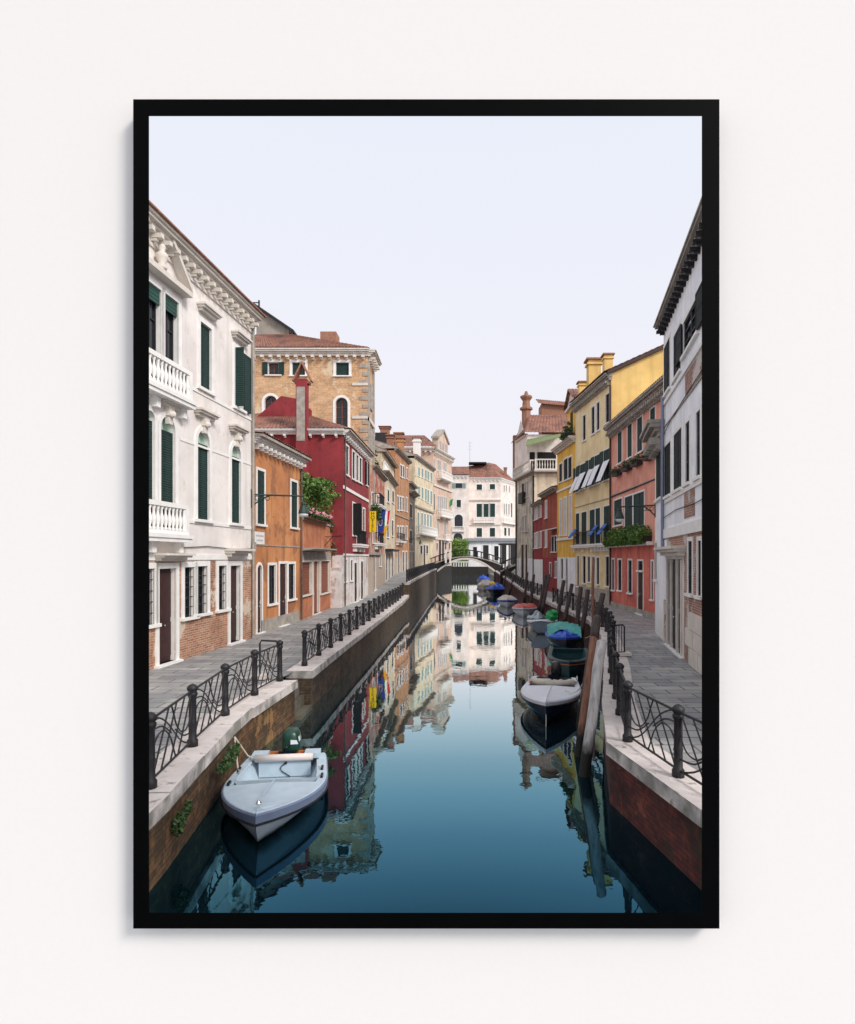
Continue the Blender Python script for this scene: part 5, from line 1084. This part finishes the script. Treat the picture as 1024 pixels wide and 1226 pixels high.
# ------------------------------------------------------------------ boats: hull lofted from stations, bow towards +y
def hull_pts(L, B, fb, stern=.8, sheer=.16, full=2.2, draft=.22, n=14, flare=.78, bow=None):
    st = []
    for i in range(n+1):
        s = i/n; y = s*L
        w = B/2*(stern+(1-stern)*min(1, s/.4)**.8) if s < .4 else B/2*max(0.0, 1-((s-.4)/.6)**full)
        if i == n: w = .004 if bow is None else B/2*bow
        elif bow is not None: w = max(w, B/2*bow)
        z = fb+sheer*max(0, (s-.35)/.65)**2
        st.append((y, w, z, flare*w*(1-.35*s*s), -draft*(1-s**4*1.0)))
    return st
def loft(m, st, f, close_stern=True):
    k = len(m.v); c = len(f(st[0]))
    for q in st: m.v += [Vector(p) for p in f(q)]
    for i in range(len(st)-1):
        for j in range(c-1):
            a = k+i*c+j; m.f.append((a, a+1, a+c+1, a+c))
    if close_stern: m.f.append(tuple(k+j for j in range(c)))
def boat(label, pos, bowpt, L, B, fb, hull, deck, band_=None, deck_from=.5, cover=None, inside='boat_blue', group='boats moored on the canal', thwart='vinyl', rub='black_rub', motor=None, bench=.25, stern=.8, bow=None, cover_h=.3, full=2.2, extra=None, bh_=.1, cap=None):
    P0 = Vector((pos[0], pos[1], WATER)); d = Vector((bowpt[0]-pos[0], bowpt[1]-pos[1], 0)); ang = math.atan2(-d.x, d.y)
    r = thing('boat', label, 'boat', P0, group); r.rotation_euler.z = ang
    BASE[r.name] = Vector((0, 0, 0))
    st = hull_pts(L, B, fb, stern, full=full, bow=bow)
    m = MB()
    loft(m, st, lambda q: [(-q[1], q[0], q[2]), (-q[1]*.97, q[0]+.0, q[2]*.6), (-q[3], q[0]-.16*(q[0]/L)**3, .06), (-q[3]*.6, q[0]-.36*(q[0]/L)**3, q[4]*.6), (0, q[0]-.55*(q[0]/L)**3, q[4]), (q[3]*.6, q[0]-.36*(q[0]/L)**3, q[4]*.6), (q[3], q[0]-.16*(q[0]/L)**3, .06), (q[1]*.97, q[0], q[2]*.6), (q[1], q[0], q[2])])
    if bow is not None:
        q = st[-1]; m.poly([(-q[1], q[0], q[2]), (-q[1]*.97, q[0], q[2]*.6), (-q[3], q[0]-.16, .06), (-q[3]*.6, q[0]-.36, q[4]*.6), (0, q[0]-.55, q[4]), (q[3]*.6, q[0]-.36, q[4]*.6), (q[3], q[0]-.16, .06), (q[1]*.97, q[0], q[2]*.6), (q[1], q[0], q[2])])
    m.smooth = True; ho = m.build('hull', hull, r)
    g = MB(); tp = MB(); gw = min(.13, B*.085)
    for s in (-1, 1):
        k = len(g.v)
        for q in st:
            wi = max(q[1]-gw, 0)
            e = .0 if q[0] > L*.99 and bow is None else .012; yb = q[0]-(.0 if q[0] < L*.98 else .08)
            g.v += [Vector(p) for p in ((s*q[1]*1.02, q[0]*1.003, q[2]-bh_), (s*(q[1]*1.02+e), q[0]*1.008, q[2]-.012), (s*(q[1]+e*.4), q[0]*1.002, q[2]+.012))]
            tp.v += [Vector(p) for p in ((s*(q[1]+e*.4), q[0]*1.002, q[2]+.012), (s*q[1]*.985, q[0], q[2]+.022), (s*wi, yb, q[2]+.022), (s*wi, yb, q[2]-.06))]
        kt = 0 if s < 0 else 4*len(st)
        for i in range(len(st)-1):
            for j in range(2): a = k+i*3+j; g.f.append((a, a+1, a+4, a+3))
            for j in range(3): a = kt+i*4+j; tp.f.append((a, a+1, a+5, a+4))
    gu = g.build('gunwale', band_ or deck, r); tp.build('gunwale_cap', cap or deck, gu)
    rb = MB()
    for s in (-1, 1): rb.tube([(s*(q[1]*1.02+.005), q[0]*1.004, q[2]-bh_-.01) for q in st], .018, 5)
    rb.build('rub_rail', rub, gu)
    inn = MB(); k0 = [q for q in st if q[0] <= L*deck_from+.01]
    loft(inn, k0, lambda q: [(-(q[1]-gw), q[0], q[2]), (-q[3]*.9+.05, q[0], .06), (q[3]*.9-.05, q[0], .06), (q[1]-gw, q[0], q[2])], False)
    q = k0[-1]; inn.poly([(-(q[1]-gw), q[0], q[2]+.02), (-q[3]*.9+.05, q[0], .06), (q[3]*.9-.05, q[0], .06), (q[1]-gw, q[0], q[2]+.02)])
    q = k0[0]; inn.quad((-(q[1]-gw), .06, q[2]-.04), (-q[3]*.9+.05, .06, .06), (q[3]*.9-.05, .06, .06), (q[1]-gw, .06, q[2]-.04))
    inn.build('cockpit', inside, r)
    tr = MB(); q = st[0]; tr.box(-q[1]+gw, q[1]-gw, 0.0, .06, q[2]-.2, q[2]+.0); tr.build('transom', hull, r)
    if deck_from < .95:
        dk = MB(); ds = [q for q in st if q[0] >= L*deck_from-.01]
        loft(dk, ds, lambda q: [(-max(q[1]-gw*.9, .0), q[0]-(.0 if q[0] < L*.98 else .06), q[2]+.022), (0, q[0]-(.0 if q[0] < L*.98 else .06), q[2]+.05), (max(q[1]-gw*.9, .0), q[0]-(.0 if q[0] < L*.98 else .06), q[2]+.022)], False)
        q = ds[0]; dk.poly([(-(q[1]-gw), q[0]-.0, q[2]+.022), (0, q[0], q[2]+.05), (q[1]-gw, q[0], q[2]+.022), (q[1]-gw, q[0], q[2]-.04), (-(q[1]-gw), q[0], q[2]-.04)])
        do = dk.build('foredeck', deck, r)
    if bench:
        q = [q for q in st if q[0] >= L*bench][0]
        b = MB(); b.box(-q[1]+gw+.01, q[1]-gw-.01, L*bench, L*bench+.26, q[2]-.24, q[2]-.19); b.build('thwart', thwart if thwart != 'vinyl' else inside, r)
    if motor:
        mo = MB(); mo.box(-.16, .16, -.06, .08, fb-.1, fb+.1); o = mo.build('outboard_motor', 'motor_k', r)
        mo = MB(); z = fb+.18; x = -.05
        k = len(mo.v); N = 16
        for zz, wx, wy, oy in ((-.16, .12, .17, 0), (-.13, .15, .21, 0), (-.02, .165, .235, -.01), (.10, .165, .235, -.015), (.20, .15, .215, -.01), (.265, .115, .17, 0), (.295, .06, .10, .01), (.30, .004, .01, .01)):
            for q in range(N):                          # rounded box section
                a = 6.2832*q/N; ca, sa = math.cos(a), math.sin(a)
                mo.v.append(Vector((x+wx*math.copysign(abs(ca)**.62, ca), -.14+oy+wy*math.copysign(abs(sa)**.62, sa), z+zz)))
        for i in range(7):
            for q in range(N): a = k+i*N+q; b_ = k+i*N+(q+1) % N; mo.f.append((a, b_, b_+N, a+N))
        mo.smooth = True; mo.build('cowl', motor, o)
        mo = MB(); mo.box(x-.13, x+.13, -.32, .05, z-.21, z-.165); mo.box(x-.1, x+.1, -.28, .04, z-.3, z-.212); mo.tube(((x-.1, .06, z-.24), (x-.16, .12, z-.2), (x-.2, .2, z-.22)), .012, 5); mo.tube(((x+.1, .05, z-.24), (x+.17, .1, z-.3), (x+.15, .02, z-.4)), .01, 5); mo.build('engine_pan', 'motor_k', o)
        mo = MB(); mo.ball((x+.06, .07, z-.23), .022, n=6, m=4); mo.build('fuel_tap', 'yellow_v', o)
        mo = MB(); mo.box(x-.07, x+.07, -.24, -.12, -.5, z-.1); mo.box(x-.09, x+.09, -.12, .12, z-.16, z-.08); mo.tube(((x, -.05, z-.02), (x+.05, .35, z+.06)), .018, 6); mo.build('shaft', 'motor_k', o)
    if cover:
        c = MB(); rng = random.Random(int(L*100+B*10)); n, w = 18, 12; k = len(c.v); ph = rng.uniform(0, 6); fold = [rng.uniform(-1, 1) for _ in range(19)]
        for i in range(n+1):
            s = .02+.93*i/n; y = s*L; ww = [q for q in st if q[0] >= y-1e-6][0][1]*1.04; zz = fb+.16*max(0, (s-.35)/.65)**2
            for j in range(w+1):
                g_ = j/w*2-1; hump = (1-abs(g_)**1.5)*cover_h*(.5+.5*math.sin(math.pi*min(1, max(0, (s-.02)/.93)))**.7)
                edge = -.12 if abs(g_) > .99 else .03
                c.v.append(Vector((g_*ww, y, zz+edge+hump*(.75+fold[i]*.35+.3*math.sin(i*1.7+g_*3+ph)+.22*math.sin(i*.9-g_*5+ph*2))+(rng.uniform(-.05, .05) if abs(g_) < .95 else 0))))
        for i in range(n):
            for j in range(w): a = k+i*(w+1)+j; c.f.append((a, a+1, a+w+2, a+w+1))
        c.smooth = True; c.build('cover', cover, r)
    if extra: extra(r, st, gw)
    return r
def near_extra(r, st, gw):
    L = st[-1][0]
    m = MB(); m.tube(((-.5, .42, .43), (.52, .42, .43)), .065, 12); m.smooth = True; m.build('bolster', 'vinyl', r)
    m = MB(); m.box(-.46, .46, .36, .40, .08, .36); b = m.build('aft_bulkhead', 'boat_blue', r)
    m = MB(); m.tube([(-.02+.1*math.sin(i*.8), .415+.0*i, .33-.05*i) for i in range(6)], .01, 5); m.ball((-.02, .42, .33), .025); m.build('lanyard', 'black_rub', b)
    m = MB(); m.box(-.34, .34, -.03, -.0, .18, .42); m.build('motor_board', 'wood_o', r)
    for s in (-1, 1):
        m = MB(); m.box(s*.47-.14, s*.47+.14, .0, .30, .36, .45); m.build('stern_locker', 'boat_blue', r)
    m = MB(); m.lathe((0, L-.22, .56), ((.035, 0), (.04, .02), (.02, .05), (.002, .07)), 8); m.build('bow_fitting', 'chrome', r)
    for s, y in ((-1, .9), (-1, 1.3), (1, .8), (1, 1.5)):
        q = min(st, key=lambda q: abs(q[0]-y)); m = MB(); m.box(s*(q[1]-.07)-.02, s*(q[1]-.07)+.02, y-.08, y+.08, q[2]+.02, q[2]+.06); m.build('cleat', 'motor_k', r)
    m = MB(); m.hexa(((-.215, .02, .60), (-.215, -.24, .60), (-.205, -.24, .60), (-.205, .02, .60), (-.2, .02, .68), (-.2, -.2, .70), (-.19, -.2, .70), (-.19, .02, .68)))
    m.hexa(((-.2, .096, .57), (-.06, .105, .57), (-.06, .095, .57), (-.2, .086, .57), (-.17, .092, .64), (-.06, .098, .65), (-.06, .088, .65), (-.17, .082, .64))); m.build('cowl_badge', 'white_paint', r)
    m = MB(); m.tube([(0, 1.46+.12*i, .415+.05*math.sin(i*.12)+.012*i) for i in range(11)], .012, 5); m.build('deck_seam', 'boat_blue', r)
    for s in (-1, 1):                                   # coaming along the side decks
        q = [q for q in st if .35 < q[0] < L*.5]; m = MB(); m.tube([(s*(p[1]-gw-.02), p[0], p[2]+.03) for p in q], .022, 6); m.build('coaming', 'boat_blue', r)
    m = MB(); m.box(-.72, -.70, .62, .98, .1, .32); m.build('side_locker', 'motor_k', r)
    m = MB(); m.tube([(-.66, .9, .42), (-.6, .85, .3), (-.56, .95, .12), (-.45, 1.1, .1), (-.4, .8, .1)], .012, 5); m.build('line', 'rope', r)
boat('pale blue open motorboat with a white bolster and green outboard at the near left quay', (-3.22, 11.62), (-2.81, 8.52), 3.12, 1.62, .34, 'boat_hull', 'boat_blue', 'boat_band', .46, motor='motor_g', bench=0, stern=.84, full=2.1, extra=near_extra, bh_=.13)
def white_extra(r, st, gw):
    rng = random.Random(21); m = MB(); n = 16          # canvas hood rolled up behind the foredeck
    m.tube([(-.66+1.32*i/n, 1.02+.22*math.sin(math.pi*i/n)+rng.uniform(-.012, .012), .53+rng.uniform(-.012, .012)) for i in range(n+1)], [.03]+[rng.uniform(.085, .12) for _ in range(n-1)]+[.03], 9); m.smooth = True; m.build('rolled_hood', 'tarp_beige', r)
    for s in (-1, 1): m = MB(); m.tube([(s*.66, 1.0, .42), (s*.7, .9, .6), (s*.68, .55, .62), (s*.66, .3, .48)], .014, 5); m.build('grab_rail', 'chrome', r)
    m = MB(); m.tube([(0, 1.3+.2*i, .50+.012*i) for i in range(12)], .01, 4); m.build('deck_seam', 'white_paint', r)
    m = MB(); m.ball((.58, 1.35, .55), .045); m.build('navigation_light', 'tarp_red', r)
    m = MB(); m.tube(((-.86, 2.0, .5), (-.87, 2.0, .45), (-.9, 2.0, .05), (-.9, 2.0, 0)), (.03, .08, .085, .04), 8); m.build('fender', 'orange_v', r)
    m = MB(); m.tube([(.0, 3.86+.02*i, .52-.17*i) for i in range(4)], .012, 5); m.build('bow_line', 'rope', r)
boat('navy hulled runabout with a white foredeck and black outboard beside the leaning posts', (2.86, 18.6), (2.07, 14.75), 3.93, 1.58, .45, 'navy', 'white_paint', 'white_paint', .3, inside='boat_band', motor='motor_k', bench=0, stern=.8, extra=white_extra)
boat('empty dark teal wooden boat with an orange line, behind the navy runabout', (4.3, 24.3), (3.6, 20.2), 4.2, 1.5, .5, 'teal_hull', 'teal_hull', 'teal_hull', .97, inside='teal_hull', bench=.5, thwart='teal_hull', stern=.95, rub='orange_v')
def teal_top(r, st, gw):
    m = MB(); rng = random.Random(9); k = 0
    for i in range(9):
        for j in range(9): m.v.append(Vector((-.75+1.5*j/8, .5+2.6*i/8, .72+.16*math.sin(i*1.3+j*.8)+rng.uniform(-.03, .03)+.22*math.sin(math.pi*i/8)-.12*abs(j-4)/4)))
    for i in range(8):
        for j in range(8): a = i*9+j; m.f.append((a, a+1, a+10, a+9))
    m.smooth = True; m.build('folded_tarp', 'tarp_teal', r)
boat('boat under a bright blue cover with a crumpled teal tarp on top', (5.1, 30.8), (4.55, 26.3), 4.5, 1.65, .5, 'navy', 'tarp_blue', 'tarp_blue', .9, inside='navy', cover='tarp_blue', cover_h=.22, extra=teal_top)
def bag_extra(r, st, gw):
    m = MB(); rng = random.Random(5)
    for i in range(9):
        for j in range(9): m.v.append(Vector((-.05+.95*j/8, .6+2.2*i/8, .62+.35*math.sin(math.pi*i/8)*math.sin(math.pi*min(1, j/6))+rng.uniform(-.05, .05))))
    for i in range(8):
        for j in range(8): a = i*9+j; m.f.append((a, a+1, a+10, a+9))
    m.build('plastic_sheet', 'tarp_grey', r)
boat('pale grey flat bowed boat with a plastic sheet, behind the blue covered boat', (5.1, 37.6), (4.25, 32.2), 5.2, 1.7, .52, 'boat_hull', 'white_paint', 'white_paint', .5, inside='boat_band', bow=.55, extra=bag_extra)
b_ = MB(); rng = random.Random(2); b_.ball((5.1, 33.9, -.1), .36, .75, 12, 9); b_.v = [v+Vector((rng.uniform(-.09, .09), rng.uniform(-.09, .09), rng.uniform(-.08, .08))) for v in b_.v]; b_.smooth = False
tag(b_.build('plastic_bag', 'green_bag', None, (5.1, 33.9, -.4)), 'knotted bright green plastic bag lying on the pale grey boat', 'bag')
boat('boat under a crumpled red and pink cover in the middle of the right row', (5.0, 46.8), (4.3, 41.6), 5.2, 1.75, .5, 'white_paint', 'tarp_red', 'white_paint', .9, cover='tarp_red', cover_h=.2)
boat('white boat under a beige and blue cover left of the red covered boat', (4.3, 55.5), (3.7, 47.5), 6, 1.7, .5, 'white_paint', 'tarp_beige', 'tarp_blue', .9, cover='tarp_beige', cover_h=.28)
def buoy_extra(r, st, gw):
    m = MB(); m.ball((.3, 3.6, 1.1), .4, .9, 10, 8); m.smooth = True; m.build('yellow_bundle', 'yellow_v', r)
boat('boat under a bright blue cover topped by a yellow bundle', (4.4, 72), (3.55, 65), 6.4, 2.1, .6, 'navy', 'tarp_blue', 'tarp_blue', .9, cover='tarp_blue', cover_h=.55, extra=buoy_extra)
boat('cream boat under a rounded beige cover next to the yellow topped boat', (3.9, 82), (2.7, 74.5), 7, 2.2, .6, 'vinyl', 'tarp_beige', 'vinyl', .9, cover='tarp_beige', cover_h=.5)
boat('farthest boat with a blue cabin cover, nearest to the arched bridge', (3.9, 96), (3.4, 89), 6.5, 2.1, .7, 'boat_blue', 'boat_blue', 'boat_blue', .9, cover='tarp_blue', cover_h=.6)

# ------------------------------------------------------------------ plants, lamps, signs, flags, odds and ends
F = Fac(*FACADES['LG']); rng = random.Random(11)
r = thing('vine', 'bushy green vine trailing over the roof terrace in front of the crimson house', 'climbing plant', F.P(3.5, 5.05, -.6))
m = MB()
for k in range(24):
    u = rng.uniform(.0, 7.0); m.leaves(F.P(u, 6.85+rng.uniform(-.35, .4), rng.uniform(-1.0, .25)), (.7, .7, .38), 190, .095, rng)
for k in range(12): m.leaves(F.P(.4+k*.6, 6.1+rng.uniform(-.4, .2), -.3+rng.uniform(-.2, .2)), (.4, .3, .75), 120, .085, rng)
for k in range(4): m.leaves(F.P(6.6+k*.35, 6.75+.05*k, .05+.1*k), (.35, .3, .18), 40, .085, rng)
m.build('foliage', 'leaf', r)
m = MB()
for k in range(14): u = .3+k*.5; m.tube([F.P(u+rng.uniform(-.1, .1), 5.05+.4*i, -.6+rng.uniform(-.1, .1)) for i in range(5)], .02, 4)
m.build('stem', 'post_d', r)
m = MB()
for u in (.2, 2.2, 4.2, 6.4): m.tube((F.P(u, 5.05, -.5), F.P(u, 6.9, -.5)), .03, 5)
m.tube((F.P(.2, 6.85, -.5), F.P(6.4, 6.85, -.5)), .03, 5); m.build('trellis', 'iron', r)
flower_box(F, .3, 5.9, 5.06, 'long terrace planter of pink geraniums under the vine on the orange building', .3, .2, .12, 130, 'leaf_d', .07, 700, rise=.32, box='terracotta')
r = thing('trailing_plant', 'thin hanging plant at the corner of the orange terrace wall', 'plant', F.P(7.6, 4, .1)); m = MB()
m.leaves(F.P(7.5, 4.9, .1), (.25, .25, .3), 110, .07, rng); m.leaves(F.P(7.6, 3.6, .15), (.25, .25, .45), 130, .07, rng); m.build('foliage', 'leaf_d', r)
m = MB(); m.tube((F.P(7.5, 5, .05), F.P(7.58, 4.2, .08), F.P(7.6, 3.3, .1)), .012, 4); m.build('stem', 'post_d', r)
F = Fac(*FACADES['RP']).flip()
for (u0, u1), w in zip(((10.1, 11.3), (8.0, 9.2), (6.1, 7.3), (4.2, 5.2)), ('first window from the left', 'second window from the left', 'third window from the left', 'fourth window')):
    flower_box(F, u0, u1, 8.0, 'dark window box with low green plants under the salmon house\'s '+w, .34, .26, .1, 3, 'leaf_d', .06, 200, 'window boxes on the salmon house', rise=.22)
flower_box(F, 4.6, 12.4, 3.9, 'long lush planter of grasses along the balcony of the salmon house', .42, .3, .3, 6, 'leaf', .09, 1900, rise=.46)
F = Fac(*FACADES['LH'])
flower_box(F, .4, 2.4, 6.4, 'dark green plants hanging from a first balcony beside the crimson house', .6, .3, .5, 8, 'leaf_d', .12, 300, rise=.5)
r = thing('climbing_ivy', 'dense ivy spilling from the roof terrace above the flags', 'climbing plant', (-8, 55, 10.5)); m = MB(); rng = random.Random(8)
for k in range(22): m.leaves((-7.6-rng.uniform(0, 1.3), 52.5+rng.uniform(0, 6.5), 10.6+rng.uniform(0, 3.0)*(1-.06*k)), (.6, .9, .7), 75, .16, rng)
m.build('foliage', 'leaf_d', r); m = MB(); m.tube(((-8.2, 54, 10.4), (-8.2, 54, 13)), .08, 5); m.build('stem', 'post_d', r)
F = Fac(*FACADES['RG']).flip(); flower_box(F, .2, 1.8, 12.35, 'green plants on the small terrace between the yellow and golden houses', .6, .3, .3, 0, 'leaf_d', .11, 260, rise=.6)
for c_, rad, n_, lb in (((-3.86, 10.3, -.35), (.06, .5, .13), 380, 'long tuft of green weeds growing from the left quay wall behind the pale blue boat'), ((-3.74, 8.25, -.5), (.05, .17, .16), 180, 'round tuft of green weeds low on the left quay wall nearest the frame')):
    rng = random.Random(n_); r = thing('weed', lb, 'weeds', c_); m = MB()
    m.leaves(c_, rad, n_, .034, rng); m.leaves((c_[0], c_[1]+.25, c_[2]+.12), (rad[0]*.8, rad[1]*.6, rad[2]*.7), n_//3, .04, rng); m.build('foliage', 'leaf_d', r)
# street lamps
def lamp(label, wall_pt, end, drop, mat='green_iron', g='bracket street lamps'):
    a, b = Vector(wall_pt), Vector(end); r = thing('street_lamp', label, 'street lamp', a, g); L = (b-a)
    m = MB(); m.tube((a, b), .035, 6); m.tube([a+L*(.02+.38*t_)+Vector((0, 0, -.42*(1-t_)**1.6)) for t_ in [i/8 for i in range(9)]], .028, 5)
    for k in range(3): m.tube([a+L*(.1+.1*k)+Vector((.0, 0, -.13))+L.normalized()*.08*math.cos(i*.8)+Vector((0, 0, .08*math.sin(i*.8))) for i in range(9)], .014, 4)
    m.tube((a+Vector((0, 0, .2)), a-Vector((0, 0, .5))), .04, 5); m.build('bracket', mat, r)
    m = MB(); m.tube((b, b-Vector((0, 0, drop))), .02, 5); m.tube([b-Vector((0, 0, drop+z)) for z in (0, .08, .14, .34, .44, .46)], (.06, .1, .09, .17, .2, .19), 10); m.build('shade', mat, r)
    m = MB(); m.tube([b-Vector((0, 0, drop+z)) for z in (.46, .5, .57, .6)], (.17, .18, .14, .05), 10); m.smooth = True; m.build('globe', 'white_lamp', r)
    return r
lamp('dark green lamp on a long bracket between the white palazzo and the orange house', (-7.86, 23.4, 5.45), (-6.05, 24.0, 5.45), .22)
lamp('dark green lamp on a long bracket in front of the salmon house', (8.0, 25.2, 5.2), (6.75, 26, 5.2), .05)
lamp('small lamp on a bracket at the far end of the ochre house', (-6.7, 82.6, 5.6), (-5.2, 82.6, 5.6), .2)
# street name sign on the orange house
F = Fac(*FACADES['LO']); r = thing('street_sign', 'small white painted street name panel with faded letters on the orange house', 'sign', F.P(.6, 3.75, .02))
m = MB(); F.box(m, .12, 1.12, 3.6, 4.1, .035, .05); m.build('panel', 'sign_w', r); m = MB()
for z, (a, b) in ((3.9, (.22, 1.02)), (3.72, (.3, .94))):
    u = a
    while u < b: F.box(m, u, min(b, u+.05), z, z+.075, .051, .054); u += .085
m.build('faded_lettering', 'ink_f', r)
def flag(label, u, v, cols, F, w=.65, h=2.0, name='flag', extra=None, pole=True):
    r = thing(name, label, 'flag', F.P(u, v, .05), 'flags on the left bank house')
    e = F.P(u+.3, v+.1, w+.35); m = MB(); m.tube((F.P(u, v-.5, .03), e), .03, 5); m.build('pole', 'wood_w', r)
    n = len(cols)
    for k, c in enumerate(cols):
        m = MB(); rows = 8
        for i in range(rows+1):
            for j in range(4):
                g = (k+j/3)/n; d = .18+w*g; m.v.append(F.P(u+.1*math.sin(i*.9+g*7)+.25*g, v-.35+.5*g*w-h*i/rows*(1-.15*g), d-.3*w*(i/rows)*g))
        for i in range(rows):
            for j in range(3): a = i*4+j; m.f.append((a, a+1, a+5, a+4))
        m.smooth = True; cl = m.build('cloth', c, r)
    if extra: extra(r, F, u, v, h)
    return r
FH = Fac(*FACADES['LH'])
def stars(r, F, u, v, h):
    m = MB()
    for k in range(12): a = k*math.pi/6; m.ball(F.P(u-.06, v-1.2+.3*math.sin(a), .4+.15*math.cos(a)), .045, n=5, m=3)
    m.build('star_ring', 'gold_star', r)
flag('hanging dark blue flag with a ring of yellow stars beside the yellow sign', 4.6, 7.3, ('flag_blue',), FH, h=2.2, extra=stars)
flag('hanging green white and red tricolour flag, rightmost of the flags', 8.6, 7.5, ('flag_green', 'flag_white', 'flag_red'), FH, h=2.0)
flag('small maroon and gold flag between the blue flag and the tricolour', 6.6, 6.0, ('flag_maroon', 'flag_gold'), FH, h=1.1)
FPx = Fac(*FACADES['LP']); flag('small green pennant on the peach palazzo by the bridge', 9.6, 14.0, ('flag_green',), FPx, h=1.3, w=.5)
r = thing('hotel_sign', 'tall yellow sign with black vertical letters reading HOTEL beyond the crimson house', 'sign', (-7.0, 48.2, 5.05))
m = MB(); m.box(-7.0, -6.48, 48.15, 48.23, 5.05, 6.7); m.build('sign_board', 'sign_y', r); m = MB(); m.tube(((-7.08, 48.19, 6.6), (-6.99, 48.19, 6.6)), .03, 5); m.tube(((-7.08, 48.19, 5.3), (-6.99, 48.19, 5.3)), .03, 5); m.build('mount', 'iron', r)
for i, chh in enumerate('HOTEL'):
    cu = bpy.data.curves.new('letter', 'FONT'); cu.body = chh; cu.size = .4; cu.align_x = 'CENTER'; cu.extrude = .006
    ob = bpy.data.objects.new('tmp', cu); COL.objects.link(ob); dg = bpy.context.evaluated_depsgraph_get()
    me = bpy.data.meshes.new_from_object(ob.evaluated_get(dg)); bpy.data.objects.remove(ob)
    me.transform(Matrix.Translation((-6.74, 48.142, 6.38-i*.315)) @ Matrix.Rotation(R(90), 4, 'X')); me.materials.clear(); me.materials.append(M['ink'])
    me.transform(Matrix.Translation(-BASE[r.name])); lo = bpy.data.objects.new('letter', me); COL.objects.link(lo); lo.parent = r
# ropes and small things
for a, b, lb in (((2.78, 16.2, -.42), (3.2, 15.3, .2), 'slack mooring rope from the navy runabout to the dark post'), ((5.5, 27, -.45), (6.0, 26.6, .5), 'mooring rope from the blue covered boat to a dark post')):
    m = MB(); A_, B_2 = Vector(a), Vector(b); m.tube([A_+(B_2-A_)*(i/6)-Vector((0, 0, .25*math.sin(math.pi*i/6))) for i in range(7)], .014, 5); tag(m.build('mooring_rope', 'rope', None, a), lb, 'rope')
m = MB(); m.tube([(-3.98, 10.95, -.12), (-3.93, 10.9, -.4), (-3.85, 10.75, -.62), (-3.78, 10.6, -.6), (-3.72, 10.5, -.58)], .014, 5); m.tube([(-3.98, 10.95, -.12), (-3.8, 11.1, -.5), (-3.68, 11.15, -.58)], .012, 5)
tag(m.build('mooring_rope', 'rope', None, (-3.98, 10.95, -.12)), 'pale rope tying the pale blue boat to the left quay', 'rope')
m = MB(); rng = random.Random(6); m.tube([(5.72+.14*i, 14.35+.28*math.sin(i*1.15)+rng.uniform(-.05, .05), .035) for i in range(8)], .022, 5)
tag(m.build('loose_rope', 'awn_w', None, (5.7, 14.4, .02)), 'loose white strip lying on the right quay walk', 'rope')
m = MB(); m.tube([(2.6, 151, 22.8), (2.6, 151, 31.5)], .025, 4)
for z in (29.5, 30.4, 31.2): m.tube([(2.1, 151, z), (3.1, 151, z)], .012, 4)
tag(m.build('television_aerial', 'iron', None, (2.6, 151, 22.8)), 'thin television aerial above the red roof at the far end', 'aerial')
